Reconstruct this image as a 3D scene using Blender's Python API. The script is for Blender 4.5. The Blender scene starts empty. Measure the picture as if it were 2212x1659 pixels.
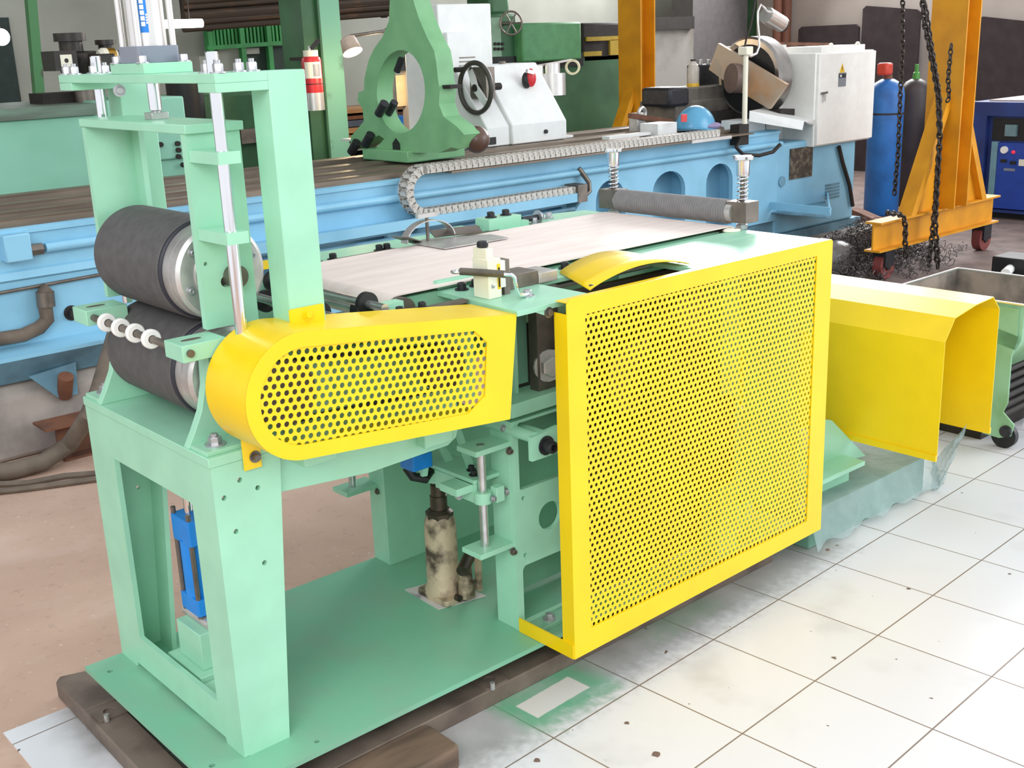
import bpy, bmesh, math, random
import numpy as np
from mathutils import Matrix, Vector
random.seed(7)
SC = bpy.context.scene
COL = SC.collection
# ------------------------------------------------------------------ camera
FPX, PITCH, YAW, ROLL, CAMH = 2492.76, .2893, -.7135, -.0387, 1.5161
_cy, _sy = math.cos(YAW), math.sin(YAW)
_fw = Vector((-_sy*math.cos(PITCH), _cy*math.cos(PITCH), -math.sin(PITCH)))
_rt = Vector((_cy, _sy, 0)); _up = _rt.cross(_fw)
_c, _s = math.cos(ROLL), math.sin(ROLL)
RT = _c*_rt + _s*_up; UP = -_s*_rt + _c*_up
cam = bpy.data.objects.new('camera', bpy.data.cameras.new('camera')); COL.objects.link(cam)
cam.data.sensor_width = 36; cam.data.lens = FPX*36/2212; cam.data.clip_start = .05
Mc = Matrix((RT, UP, -_fw)).transposed().to_4x4(); Mc.translation = (0, 0, CAMH)
cam.matrix_world = Mc
SC.camera = cam
# ------------------------------------------------------------------ world, lights, exposure
SC.view_settings.view_transform = 'Standard'; SC.view_settings.look = 'None'
SC.view_settings.gamma = 1; SC.view_settings.use_curve_mapping = False
SC.view_settings.exposure = 0.16
W = bpy.data.worlds.new('daylight'); SC.world = W; W.use_nodes = True
bg = W.node_tree.nodes['Background']; bg.inputs[0].default_value = (.93, .96, 1, 1); bg.inputs[1].default_value = 1.0
def area(name, loc, target, sx, sy, power, col=(1, 1, 1)):
    l = bpy.data.lights.new(name, 'AREA'); l.shape = 'RECTANGLE'; l.size = sx; l.size_y = sy; l.energy = power; l.color = col
    o = bpy.data.objects.new(name, l); COL.objects.link(o); o.location = loc
    o.rotation_euler = (Vector(target)-Vector(loc)).to_track_quat('-Z', 'Y').to_euler()
    return o
area('daylight_doorway', (8.6, -2.2, 3.0), (3.2, 1.0, .2), 5, 3.4, 270, (.9, .95, 1))
area('front_fill', (-2.2, -1.2, 3.4), (1.4, 2.2, .6), 3, 2.4, 135)  # fill lamp added to brighten the faces turned to the camera side
area('clerestory_daylight', (11.3, 6.9, 3.3), (3.0, 2.6, .6), 5.0, 1.5, 520)
# ------------------------------------------------------------------ pixel -> point on a plane (used to place things at their measured distance)
def _ray(u, v): return RT*((u-1106)/FPX) + UP*(-(v-829.5)/FPX) + _fw
def _at(u, v, i, q):
    d = _ray(u, v); o = Vector((0, 0, CAMH)); return o + d*((q-o[i])/d[i])
def Xp(u, v, q): return _at(u, v, 0, q)
def Yp(u, v, q): return _at(u, v, 1, q)
def Zp(u, v, q): return _at(u, v, 2, q)
# ------------------------------------------------------------------ materials
def lin(c):
    return tuple((x/255/12.92 if x/255 <= .04045 else ((x/255+.055)/1.055)**2.4) for x in c)
MATS = {}
def mat(name, rgb, rough=.5, metal=0., var=.08, scale=14., bump=0., rgb2=None, mixlo=.35, mixhi=.65, detail=5, coat=0., emit=0., alpha=1., stretch=None, spec=.5):
    if name in MATS: return MATS[name]
    m = bpy.data.materials.new(name); m.use_nodes = True; nt = m.node_tree; N = nt.nodes; L = nt.links
    b = N['Principled BSDF']
    tc = N.new('ShaderNodeTexCoord'); no = N.new('ShaderNodeTexNoise'); no.inputs['Scale'].default_value = scale; no.inputs['Detail'].default_value = detail
    if stretch:
        mp = N.new('ShaderNodeMapping'); mp.inputs['Scale'].default_value = stretch
        L.new(tc.outputs['Object'], mp.inputs[0]); L.new(mp.outputs[0], no.inputs['Vector'])
    else: L.new(tc.outputs['Object'], no.inputs['Vector'])
    cr = N.new('ShaderNodeValToRGB')
    c1 = lin(rgb)
    if rgb2 is None: c0 = tuple(x*(1-var) for x in c1); c2 = tuple(min(1, x*(1+var)) for x in c1)
    else: c0 = c1; c2 = lin(rgb2)
    cr.color_ramp.elements[0].position = mixlo; cr.color_ramp.elements[0].color = (*c0, 1)
    cr.color_ramp.elements[1].position = mixhi; cr.color_ramp.elements[1].color = (*c2, 1)
    L.new(no.outputs['Fac'], cr.inputs[0]); L.new(cr.outputs[0], b.inputs['Base Color'])
    b.inputs['Roughness'].default_value = rough; b.inputs['Metallic'].default_value = metal
    b.inputs['Specular IOR Level'].default_value = spec
    if coat: b.inputs['Coat Weight'].default_value = coat; b.inputs['Coat Roughness'].default_value = .15
    if emit: b.inputs['Emission Color'].default_value = (*c1, 1); b.inputs['Emission Strength'].default_value = emit
    if alpha < 1: b.inputs['Alpha'].default_value = alpha
    if bump:
        bp = N.new('ShaderNodeBump'); bp.inputs['Strength'].default_value = bump; bp.inputs['Distance'].default_value = .01
        L.new(no.outputs['Fac'], bp.inputs['Height']); L.new(bp.outputs[0], b.inputs['Normal'])
    MATS[name] = m
    return m
M_MINT = mat('mint_paint', (156, 212, 182), .36, var=.05, scale=9)
M_MINTD = mat('mint_paint_shaded', (124, 186, 154), .42, var=.1, scale=6, rgb2=(136, 176, 150), mixlo=.45, mixhi=.75)  # same mint paint, with the shade on low plates put into its colour
M_YEL = mat('yellow_paint', (241, 204, 8), .33, var=.04, scale=8)
M_YEL2 = mat('yellow_paint_hood', (240, 203, 10), .36, var=.04, scale=8)
M_STEEL = mat('bright_steel', (205, 205, 205), .28, .9, var=.1, scale=30)
M_CHROME = mat('chrome', (235, 235, 238), .12, 1., var=.03, scale=10)
M_STEELD = mat('worn_steel', (120, 112, 104), .45, .7, var=.2, scale=18)
M_STEELM = mat('machined_steel', (196, 194, 192), .38, .7, var=.12, scale=25)
M_BOLT = mat('zinc_bolt', (186, 186, 190), .35, .75, var=.1, scale=60)
M_BLKBOLT = mat('black_bolt', (52, 52, 56), .45, .5, var=.2, scale=60)
M_RUB = mat('dark_rubber', (84, 82, 82), .75, var=.12, scale=40, bump=.05)
M_RUBE = mat('black_rubber_edge', (38, 40, 50), .5, var=.1)
M_ALU = mat('aluminium', (225, 222, 220), .3, .75, var=.05)
M_GREYP = mat('grey_paint', (128, 134, 148), .45, var=.05)
M_BLUEP = mat('blue_paint', (20, 130, 215), .4, var=.08)
M_BLUED = mat('blue_label', (20, 125, 215), .5, var=.02)
M_WHITE = mat('white_plastic', (240, 240, 235), .35, var=.03)
M_IVORY = mat('ivory_plastic', (236, 232, 212), .4, var=.03)
M_BELT = mat('beige_belt', (238, 224, 216), .6, var=.06, scale=5, rgb2=(228, 212, 204), stretch=(1, 6, 1))
M_BLACK = mat('black', (24, 24, 25), .5, var=.2)
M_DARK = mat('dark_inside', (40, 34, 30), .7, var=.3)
# ------------------------------------------------------------------ mesh collector
def ortho(d):
    d = Vector(d).normalized(); a = Vector((0, 0, 1)) if abs(d.z) < .9 else Vector((1, 0, 0))
    x = d.cross(a).normalized(); return x, d.cross(x).normalized(), d
PL = {'xz': lambda a, b, c: (a, c, b), 'yz': lambda a, b, c: (c, a, b), 'xy': lambda a, b, c: (a, b, c)}
class G:
    def __init__(s): s.v = []; s.f = []
    def add(s, vs, fs):
        n = len(s.v); s.v += [tuple(p) for p in vs]; s.f += [tuple(i+n for i in f) for f in fs]; return s
    def box(s, x0, x1, y0, y1, z0, z1):
        return s.add([(x, y, z) for x in (x0, x1) for y in (y0, y1) for z in (z0, z1)],
            [(0, 1, 3, 2), (4, 6, 7, 5), (0, 4, 5, 1), (2, 3, 7, 6), (0, 2, 6, 4), (1, 5, 7, 3)])
    def obox(s, c, size, R):
        c = Vector(c); h = [q/2 for q in size]
        return s.add([c + R @ Vector((x*h[0], y*h[1], z*h[2])) for x in (-1, 1) for y in (-1, 1) for z in (-1, 1)],
            [(0, 1, 3, 2), (4, 6, 7, 5), (0, 4, 5, 1), (2, 3, 7, 6), (0, 2, 6, 4), (1, 5, 7, 3)])
    def bar(s, p0, p1, w, t, upv=(0, 0, 1)):
        p0 = Vector(p0); p1 = Vector(p1); d = (p1-p0); L = d.length; d.normalize()
        x = d.cross(Vector(upv)); x.normalize(); z = x.cross(d)
        R = Matrix((d, x, z)).transposed()
        return s.obox((p0+p1)/2, (L, w, t), R)
    def cyl(s, p0, p1, r0, r1=None, n=24, cap=True):
        r1 = r0 if r1 is None else r1
        return s.lathe([(r0, 0), (r1, (Vector(p1)-Vector(p0)).length)], p0, Vector(p1)-Vector(p0), n, cap)
    def lathe(s, prof, o, d, n=24, cap=True):
        x, y, d = ortho(d); o = Vector(o); vs = []; fs = []
        for r, h in prof:
            for k in range(n):
                a = 2*math.pi*k/n; vs.append(o + d*h + (x*math.cos(a)+y*math.sin(a))*max(r, 1e-5))
        for i in range(len(prof)-1):
            for k in range(n):
                k2 = (k+1) % n; fs.append((i*n+k, i*n+k2, (i+1)*n+k2, (i+1)*n+k))
        if cap:
            fs.append(tuple(range(n-1, -1, -1))); fs.append(tuple((len(prof)-1)*n+k for k in range(n)))
        return s.add(vs, fs)
    def tube(s, pts, r, n=10, cap=True, rx=None):
        pts = [Vector(p) for p in pts]; m = len(pts); vs = []; fs = []
        t0 = (pts[1]-pts[0]).normalized(); x, y, _ = ortho(t0)
        for i in range(m):
            t = (pts[min(i+1, m-1)]-pts[max(i-1, 0)]).normalized()
            x = (x - t*x.dot(t)); x.normalize(); y = t.cross(x)
            rr = r[i] if isinstance(r, (list, tuple)) else r
            for k in range(n):
                a = 2*math.pi*k/n; vs.append(pts[i] + x*math.cos(a)*rr + y*math.sin(a)*rr)
        for i in range(m-1):
            for k in range(n):
                k2 = (k+1) % n; fs.append((i*n+k, i*n+k2, (i+1)*n+k2, (i+1)*n+k))
        if cap: fs.append(tuple(range(n-1, -1, -1))); fs.append(tuple((m-1)*n+k for k in range(n)))
        return s.add(vs, fs)
    def prism(s, poly, plane, a0, a1):
        P = PL[plane]; n = len(poly)
        vs = [P(a, b, a0) for a, b in poly] + [P(a, b, a1) for a, b in poly]
        fs = [tuple(range(n)), tuple(range(2*n-1, n-1, -1))] + [(i, i+n, (i+1) % n+n, (i+1) % n) for i in range(n)]
        return s.add(vs, fs)
    def plate(s, outer, holes, plane, a0, a1):
        """flat plate with holes cut through it"""
        cu = bpy.data.curves.new('t', 'CURVE'); cu.dimensions = '2D'; cu.fill_mode = 'BOTH'; cu.extrude = abs(a1-a0)/2
        for loop in [outer]+list(holes):
            sp = cu.splines.new('POLY'); sp.points.add(len(loop)-1); sp.use_cyclic_u = True
            for p, q in zip(sp.points, loop): p.co = (q[0], q[1], 0, 1)
        ob = bpy.data.objects.new('t', cu); COL.objects.link(ob)
        me = bpy.data.meshes.new_from_object(ob.evaluated_get(bpy.context.evaluated_depsgraph_get()))
        P = PL[plane]; mid = (a0+a1)/2
        s.add([P(v.co.x, v.co.y, mid+v.co.z) for v in me.vertices], [tuple(p.vertices) for p in me.polygons])
        bpy.data.objects.remove(ob); bpy.data.curves.remove(cu); bpy.data.meshes.remove(me)
        return s
    def sphere(s, c, r, n=20, sc=(1, 1, 1), half=False):
        c = Vector(c); m = n//2; vs = []; fs = []
        top = m//2 if half else m
        for i in range(top+1):
            th = math.pi*i/m
            for k in range(n):
                a = 2*math.pi*k/n
                vs.append(c + Vector((sc[0]*r*math.sin(th)*math.cos(a), sc[1]*r*math.sin(th)*math.sin(a), sc[2]*r*math.cos(th))))
        for i in range(top):
            for k in range(n):
                k2 = (k+1) % n; fs.append((i*n+k, (i+1)*n+k, (i+1)*n+k2, i*n+k2))
        return s.add(vs, fs)
    def torus(s, c, ax, R, r, n=32, m=10, a0=0, a1=2*math.pi):
        x, y, d = ortho(ax); c = Vector(c); full = abs(a1-a0) > 6.28
        pts = [c + (x*math.cos(a0+(a1-a0)*k/n)+y*math.sin(a0+(a1-a0)*k/n))*R for k in range(n if full else n+1)]
        if not full: return s.tube(pts, r, m)
        vs = []; fs = []
        for k in range(n):
            a = 2*math.pi*k/n; e = x*math.cos(a)+y*math.sin(a)
            for j in range(m):
                b = 2*math.pi*j/m; vs.append(c+e*(R+r*math.cos(b))+d*r*math.sin(b))
        for k in range(n):
            for j in range(m):
                fs.append((k*m+j, ((k+1) % n)*m+j, ((k+1) % n)*m+(j+1) % m, k*m+(j+1) % m))
        return s.add(vs, fs)
    def loft(s, loops, cap=True, close=True):
        n = len(loops[0]); vs = [p for l in loops for p in l]; fs = []
        for i in range(len(loops)-1):
            for k in range(n if close else n-1):
                k2 = (k+1) % n; fs.append((i*n+k, i*n+k2, (i+1)*n+k2, (i+1)*n+k))
        if cap: fs.append(tuple(range(n-1, -1, -1))); fs.append(tuple((len(loops)-1)*n+k for k in range(n)))
        return s.add(vs, fs)
    def grid(s, fn, nu, nv):
        vs = [fn(i/nu, j/nv) for i in range(nu+1) for j in range(nv+1)]
        return s.add(vs, [(i*(nv+1)+j, (i+1)*(nv+1)+j, (i+1)*(nv+1)+j+1, i*(nv+1)+j+1) for i in range(nu) for j in range(nv)])
def circ(a, b, r, n=20, r2=None, ph=0): return [(a+r*math.cos(ph+2*math.pi*k/n), b+(r2 or r)*math.sin(ph+2*math.pi*k/n)) for k in range(n)]
def rrect(a0, a1, b0, b1, r, n=5):
    o = []
    for (ca, cb, st) in ((a1-r, b1-r, 0), (a0+r, b1-r, 90), (a0+r, b0+r, 180), (a1-r, b0+r, 270)):
        for k in range(n+1):
            t = math.radians(st+90*k/n); o.append((ca+r*math.cos(t), cb+r*math.sin(t)))
    return o
def rect(a0, a1, b0, b1): return [(a0, b0), (a1, b0), (a1, b1), (a0, b1)]
# ------------------------------------------------------------------ objects
def thing(name, label, cat, loc, group=None):
    o = bpy.data.objects.new(name, None); COL.objects.link(o); o.location = loc; o.empty_display_size = .1
    o['label'] = label; o['category'] = cat
    if group: o['group'] = group
    o['_o'] = list(loc)
    return o
def off(p):
    return Vector(p['_o']) if p is not None and '_o' in p else Vector((0, 0, 0))
def build(name, g, m, parent=None, bevel=0., label=None, ang=35, flat=False, loc=None, normals=True, solid=0.):
    o0 = off(parent) if loc is None else Vector(loc)
    me = bpy.data.meshes.new(name); me.from_pydata([tuple(Vector(v)-o0) for v in g.v], [], g.f)
    if normals:
        bm = bmesh.new(); bm.from_mesh(me); bmesh.ops.recalc_face_normals(bm, faces=bm.faces); bm.to_mesh(me); bm.free()
    me.materials.append(m)
    if flat: me.shade_flat()
    else: me.shade_smooth(); me.set_sharp_from_angle(angle=math.radians(ang))
    o = bpy.data.objects.new(name, me); COL.objects.link(o)
    if parent is not None: o.parent = parent
    else: o.location = o0
    o['_o'] = list(o0)
    if solid:
        sm = o.modifiers.new('s', 'SOLIDIFY'); sm.thickness = solid; sm.offset = 0
    if bevel:
        b = o.modifiers.new('b', 'BEVEL'); b.width = bevel; b.segments = 2; b.limit_method = 'ANGLE'; b.angle_limit = math.radians(40); b.harden_normals = False
    if label: o['label'] = label
    return o
def solo(name, g, m, label, cat, group=None, bevel=0., loc=None, **k):
    if loc is None:
        a = np.array([tuple(v) for v in g.v]); lo = a.min(0); hi = a.max(0); loc = ((lo[0]+hi[0])/2, (lo[1]+hi[1])/2, lo[2])
    o = build(name, g, m, None, bevel, loc=loc, **k); o['label'] = label; o['category'] = cat
    if group: o['group'] = group
    return o
def struct(name, g, m, **k):
    o = build(name, g, m, None, loc=(0, 0, 0), **k); o['kind'] = 'structure'; return o
_bm = {}
def bolt(parent, p, d=(0, 0, 1), r=.009, h=.008, m=None, name='bolt', washer=True, sock=False, loc=None, shank=0.):
    m = m or M_BOLT; k = (r, h, m.name, washer, sock, shank)
    if k not in _bm:
        g = G(); z = 0
        if washer: g.cyl((0, 0, 0), (0, 0, r*.28), r*1.55, n=16); z = r*.28
        if sock:
            g.lathe([(r, z), (r, z+h*.9), (r*.9, z+h), (r*.55, z+h), (r*.5, z+h*.5)], (0, 0, 0), (0, 0, 1), 16)
        else:
            g.lathe([(r, z), (r, z+h*.85), (r*.86, z+h)], (0, 0, 0), (0, 0, 1), 6)
            if shank: g.cyl((0, 0, z+h), (0, 0, z+h+shank), r*.55, n=12)
        me = bpy.data.meshes.new(name); me.from_pydata([tuple(v) for v in g.v], [], g.f)
        bm = bmesh.new(); bm.from_mesh(me); bmesh.ops.recalc_face_normals(bm, faces=bm.faces); bm.to_mesh(me); bm.free()
        me.materials.append(m); me.shade_smooth(); me.set_sharp_from_angle(angle=math.radians(35)); _bm[k] = me
    o = bpy.data.objects.new(name, _bm[k]); COL.objects.link(o); o.parent = parent
    o.location = Vector(p)-off(parent); o.rotation_euler = Vector(d).to_track_quat('Z', 'Y').to_euler(); o['_o'] = list(off(parent))
    return o
def perforated(x0, x1, z0, z1, px, pz, r, y, nseg=8, th=.0015, keep=None, shear=0.):
    """real sheet with staggered round holes, in an xz plane at y"""
    g = G(); nz = int(round((z1-z0)/pz)); nx = int(round((x1-x0)/px)); vs = []; fs = []
    ring = [(r*math.cos(2*math.pi*k/nseg), r*math.sin(2*math.pi*k/nseg)) for k in range(nseg)]
    sq = []
    for k in range(nseg):
        c, s = math.cos(2*math.pi*k/nseg), math.sin(2*math.pi*k/nseg); q = max(abs(c), abs(s)); sq.append((c/q*px/2, s/q*pz/2))
    for j in range(nz):
        zc = z0+(j+.5)*pz; sh = px/2*(j % 2)
        for i in range(nx):
            xc = x0+(i+.5)*px+sh-px/4
            if keep and not keep(xc, zc): continue
            b = len(vs)
            for yy in (y, y+th):
                vs += [(xc+a, yy, zc+c) for a, c in ring]
            vs += [(xc+a, y, zc+c) for a, c in sq]
            for k in range(nseg):
                k2 = (k+1) % nseg
                fs.append((b+k, b+k2, b+2*nseg+k2, b+2*nseg+k)); fs.append((b+k, b+nseg+k, b+nseg+k2, b+k2))
    g.add(vs, fs); return g
# ================================================================== THE GREEN MACHINE
MA = thing('strip_feeding_machine', 'mint green strip feeding machine with yellow perforated guards in the foreground', 'machine', (1.7, 2.25, .098))
def P(name, g, m, parent=MA, **k): return build(name, g, m, parent, **k)
# base plate
g = G().plate(rect(.826, 2.70, 1.867, 2.565), [circ(.862, 2.50, .007, 12), circ(.858, 1.98, .007, 12), circ(1.06, 1.90, .006, 12)], 'xy', .098, .11)
P('base_plate', g, M_MINTD, bevel=.001)
# stand under the rolls: front frame, two side legs, top plate
g = G().plate([(1.955, .11), (2.03, .11), (2.035, .122), (2.47, .122), (2.475, .11), (2.565, .11), (2.565, .75), (1.955, .75)], [rect(2.055, 2.437, .2, .65)], 'yz', .92, .932)
P('front_frame', g, M_MINT, bevel=.0012)
holes = [circ(x, z, .0055, 12) for x, z in ((.978, .711), (1.015, .684), (.941, .684), (.958, .608), (1.012, .522))]
for ya, yb, fy0, fy1 in ((1.955, 1.967, 1.967, 2.03), (2.553, 2.565, 2.487, 2.553)):
    g = G().plate([(.932, .11), (1.027, .11), (1.07, .72), (1.07, .75), (.932, .75)], holes, 'xz', ya, yb)
    lg = P('stand_leg', g, M_MINT, bevel=.001)
    g = G(); g.v = [(x, y, z) for x0, z in ((1.015, .11), (1.058, .75)) for x, y in ((x0, fy0), (x0+.012, fy0), (x0+.012, fy1), (x0, fy1))]
    g.f = [(0, 1, 2, 3), (4, 5, 6, 7), (0, 1, 5, 4), (1, 2, 6, 5), (2, 3, 7, 6), (3, 0, 4, 7)]
    build('leg_flange', g, M_MINT, lg)
P('stand_top', G().box(.917, 1.072, 1.955, 2.565, .75, .77), M_MINT, bevel=.0015)
# bearing brackets that carry the lower roll
prof = [(.918, .77), (1.175, .77), (1.16, .80), (1.135, .86), (1.125, .92), (1.12, .965), (.972, .965), (.968, .89), (.955, .84), (.935, .80)]
for y0, y1 in ((2.038, 2.06), (2.465, 2.487)):
    br = P('roll_bracket', G().prism(prof, 'xz', y0, y1), M_MINT, bevel=.0015)
    s = -1 if y0 < 2.2 else 1
    ya = y0 if s < 0 else y1
    build('bracket_foot', G().box(.922, 1.07, min(ya, ya+s*.07), max(ya, ya+s*.07), .77, .779), M_MINT, br, bevel=.001)
    bolt(MA, (.957, ya+s*.038, .779), r=.0135, h=.014, shank=.006); bolt(MA, (1.04, ya+s*.038, .779), r=.0135, h=.014, shank=.006)
# rolls
def roll(zc, name):
    o = (1.045, 2.06, zc); d = (0, 1, 0)
    r = P(name, G().lathe([(.101, .075), (.1035, .078), (.1035, .382), (.101, .385)], o, d, 64), M_RUB)
    build('roll_end_ring', G().lathe([(.0985, .066), (.1015, .069), (.1015, .0755)], o, d, 64), M_RUBE, r)
    build('roll_end', G().lathe([(.004, -.006), (.03, -.006), (.031, 0), (.058, 0), (.06, .006), (.088, .006), (.092, .010), (.0955, .012), (.0955, .036), (.094, .0365), (.094, .039), (.0965, .0395), (.0965, .07)], o, d, 64), M_STEELM, r)
    build('roll_end', G().lathe([(.0965, .384), (.0965, .398), (.05, .4), (.05, .41)], o, d, 48), M_STEELM, r)
    build('shaft', G().cyl((1.045, 2.0, zc), (1.045, 2.53, zc), .022), M_STEELD, r)
    for k in range(6):
        a = math.radians(20+60*k); bolt(r, (1.045+.074*math.cos(a), 2.066, zc+.074*math.sin(a)), (0, -1, 0), r=.006, h=.005, sock=True)
    return r
roll(.892, 'lower_roll'); roll(1.099, 'upper_roll')
# front tie rod with four white guide rings between two end blocks
ry = .985
for y0, y1 in ((1.957, 2.032), (2.405, 2.48)):
    b = P('guide_block', G().box(.893, .985, y0, y1, ry-.02, ry+.013), M_MINT, bevel=.0015)
    build('block_stem', G().box(.955, .985, (y0+y1)/2-.012, (y0+y1)/2+.012, ry-.075, ry-.018), M_MINT, b)
    build('slot', G().prism([(.93+.016*math.cos(t)*1.3, (y0+y1)/2+.007*math.sin(t)) for t in [2*math.pi*k/20 for k in range(20)]], 'xy', ry+.0131, ry+.0138), M_STEELD, b)
P('guide_rod', G().cyl((.908, 1.952, ry-.003), (.908, 2.42, ry-.003), .0075, n=16), M_STEELD)
for i, u in enumerate((232, 262, 293, 327)):
    p = Xp(u, 704+i*11, .908)
    P('guide_ring', G().lathe([(.0085, -.0065), (.0175, -.0065), (.0195, -.004), (.0195, .004), (.0175, .0065), (.0085, .0065), (.0085, -.0065)], (.908, p.y, ry-.003), (0, 1, 0), 28, cap=False), M_WHITE, label='white plastic guide ring')
# yoke of the upper roll
P('yoke_top', G().box(.975, 1.095, 2.012, 2.507, 1.373, 1.39), M_MINT, bevel=.0015)
for y0, y1 in ((2.02, 2.036), (2.484, 2.5)):
    pl = P('yoke_side', G().plate(rect(.977, 1.09, 1.003, 1.373), [circ(.99, 1.13, .004, 10), circ(1.06, 1.075, .004, 10), circ(1.028, 1.09, .011, 16)], 'xz', y0, y1), M_MINT, bevel=.0012)
    s = 1 if y0 < 2.2 else -1
    build('side_flange', G().box(1.0785, 1.0905, *((y1, y1+.035) if s > 0 else (y0-.035, y0)), 1.05, 1.373), M_MINT, pl)
# gantry over the yoke
for y0, y1 in ((1.895, 1.962), (2.545, 2.612)):
    P('gantry_post', G().box(1.09, 1.168, y0, y1, .72, 1.48), M_MINT, bevel=.0025)
    P('gantry_arm', G().box(.985, 1.09, y0, y1, 1.447, 1.463), M_MINT, bevel=.0012)
    xr = 1.003 if y0 < 2.2 else 1.058; yr = 1.931 if y0 < 2.2 else 2.577
    rd = P('guide_column', G().lathe([(.0105, 0), (.0115, .001), (.0115, .55 if y0 < 2.2 else .55), (.010, .552)], (xr, yr, .965), (0, 0, 1), 28), M_CHROME)
    for zc in ((1.333, 1.188) if y0 < 2.2 else (1.333, 1.188)):
        ys = (yr-.02, 2.02) if y0 < 2.2 else (2.5, yr+.02)
        P('column_clamp', G().plate([(xr-.019, ys[0]), (xr+.026, ys[0]), (xr+.032, ys[1]), (xr-.022, ys[1])], [circ(xr, yr, .0118, 20)], 'xy', zc-.011, zc+.011), M_MINT, bevel=.0012)
    for bx, by in ((1.0, y0+.012), (1.0, y1-.012), (1.05, y0+.03), (1.076, y0+.03)):
        if y0 < 2.2 and bx == 1.0 and by < 1.93: by = 1.908
        bolt(MA, (bx, by, 1.48), r=.0095, h=.014, shank=.006)
P('crossbeam', G().box(.985, 1.09, 1.895, 2.612, 1.463, 1.48), M_MINT, bevel=.0012)
g = G().box(.99, 1.092, 2.186, 2.342, 1.48, 1.5)
P('cylinder_base', g, M_MINT, bevel=.0012)
# upper air cylinder
CX, CY = 1.042, 2.268
mt = P('air_cylinder', G().cyl((CX, CY, 1.53), (CX, CY, 1.78), .037, n=40), M_ALU, label='aluminium air cylinder with blue label')
build('cylinder_foot', G().prism(rrect(CX-.044, CX+.044, CY-.046, CY+.046, .008), 'xy', 1.5, 1.532), M_GREYP, mt, bevel=.001, label='grey cylinder foot')
for sx in (-1, 1):
    for sy in (-1, 1):
        build('tie_rod', G().cyl((CX+sx*.036, CY+sy*.037, 1.53), (CX+sx*.036, CY+sy*.037, 1.78), .0062, n=14), M_ALU, mt)
        bolt(MA, (CX+sx*.043, CY+sy*.06, 1.5), r=.0085, h=.012)
def on_cyl(a, z, r): return (CX+r*math.cos(a), CY+r*math.sin(a), z)
a0 = math.atan2(-1, -.55)
g = G().grid(lambda u, v: on_cyl(a0-.21+.42*u, 1.557+v*.1, .0374), 6, 2)
lb = build('cylinder_label', g, M_BLUED, mt, label='blue label with white lettering')
tx = Vector((-math.sin(a0), math.cos(a0), 0)); nrm = Vector((math.cos(a0), math.sin(a0), 0))
c0 = Vector((CX, CY, 0))+nrm*.0378
g = G()
for k in range(7): g.obox(c0+tx*-.0012+Vector((0, 0, 1.573+.0105*k)), (.0078, .0005, .0082), Matrix.Rotation(a0+math.pi/2, 3, 'Z'))
for k in range(4): g.obox(c0+tx*.0062+Vector((0, 0, 1.575+.005*k)), (.003, .0005, .0036), Matrix.Rotation(a0+math.pi/2, 3, 'Z'))
build('lettering', g, M_WHITE, lb)
rod = P('piston_rod', G().lathe([(.0125, 0), (.0125, -.055), (.008, -.058), (.008, -.068), (.0105, -.07), (.0105, -.073)], (CX, CY, 1.463), (0, 0, 1), 24), M_CHROME)
build('rod_nut', G().box(CX-.018, CX+.018, CY-.018, CY+.018, 1.39, 1.404), M_STEELM, rod, bevel=.001)
bolt(MA, (1.0, 2.335, 1.448), (-.3, -1, 0), r=.008, h=.01)
# stadium shaped belt guard, slightly tilted
TH = math.radians(-5.9); ct, st = math.cos(TH), math.sin(TH); BX, BZ = 1.05, .8985
def tl(a, b): return (BX+a*ct-b*st, BZ+a*st+b*ct)
R1 = .1225
arc = [(R1*math.cos(math.radians(t)), R1*math.sin(math.radians(t))) for t in range(90, 271, 6)]
outer = arc+[(.514, -.1165), (.520, .1135)]
inner = [(.093*math.cos(math.radians(t)), .093*math.sin(math.radians(t))) for t in range(90, 271, 6)]+[(.395, -.088), (.44, -.055), (.44, .06), (.405, .087)]
GY = 1.80
bgd = P('belt_guard', G().plate([tl(*p) for p in outer], [[tl(*p) for p in inner]], 'xz', GY, GY+.002), M_YEL, label='yellow belt guard with stadium shaped perforated window')
lo = [tl(*p) for p in outer]
n = len(lo)
g = G(); g.add([(x, GY+.001, z) for x, z in lo]+[(x, 1.953, z) for x, z in lo], [(i, i+1, i+1+n, i+n) for i in range(n-3)]+[(n-3, n-2, 2*n-2, 2*n-3), (n-1, 0, n, 2*n-1)])
build('guard_rim', g, M_YEL, bgd, ang=30)
g = perforated(BX-.11, BX+.47, BZ-.16, BZ+.115, .0172, .0148, .0054, GY+.003, 16,
    keep=lambda x, z: True)
q = []
for x, y, z in g.v:
    a, b = x-BX, z-BZ-.015; xx, zz = tl(a, b); q.append((xx, y, zz))
g2 = G(); cl = 16*3
for c in range(len(g.v)//cl):
    vv = q[c*cl:(c+1)*cl]
    a, b = np.mean([g.v[c*cl+i][0] for i in range(16)])-BX, np.mean([g.v[c*cl+i][2] for i in range(16)])-BZ-.015
    if -.115 < b < .115 and a < .46 and (a > 0 or a*a+b*b < .115**2):
        g2.add(vv, [(k, (k+1) % 16, 32+(k+1) % 16, 32+k) for k in range(16)]+[(k, 16+k, 16+(k+1) % 16, (k+1) % 16) for k in range(16)])
build('perforated_panel', g2, M_YEL, bgd, normals=False)
tb = build('guard_tab', G().plate(rrect(1.086, 1.162, 1.008, 1.042, .004), [], 'xz', 1.8905, 1.894), M_YEL, bgd); bolt(bgd, (1.125, 1.8905, 1.026), (0, -1, 0), r=.007, h=.006, m=M_YEL)
build('guard_tab', G().plate(rect(.988, 1.026, .728, .80), [], 'xz', 1.949, 1.9525), M_YEL, bgd); bolt(bgd, (1.013, 1.949, .752), (0, -1, 0), r=.008, h=.011, m=M_STEELD)
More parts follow.
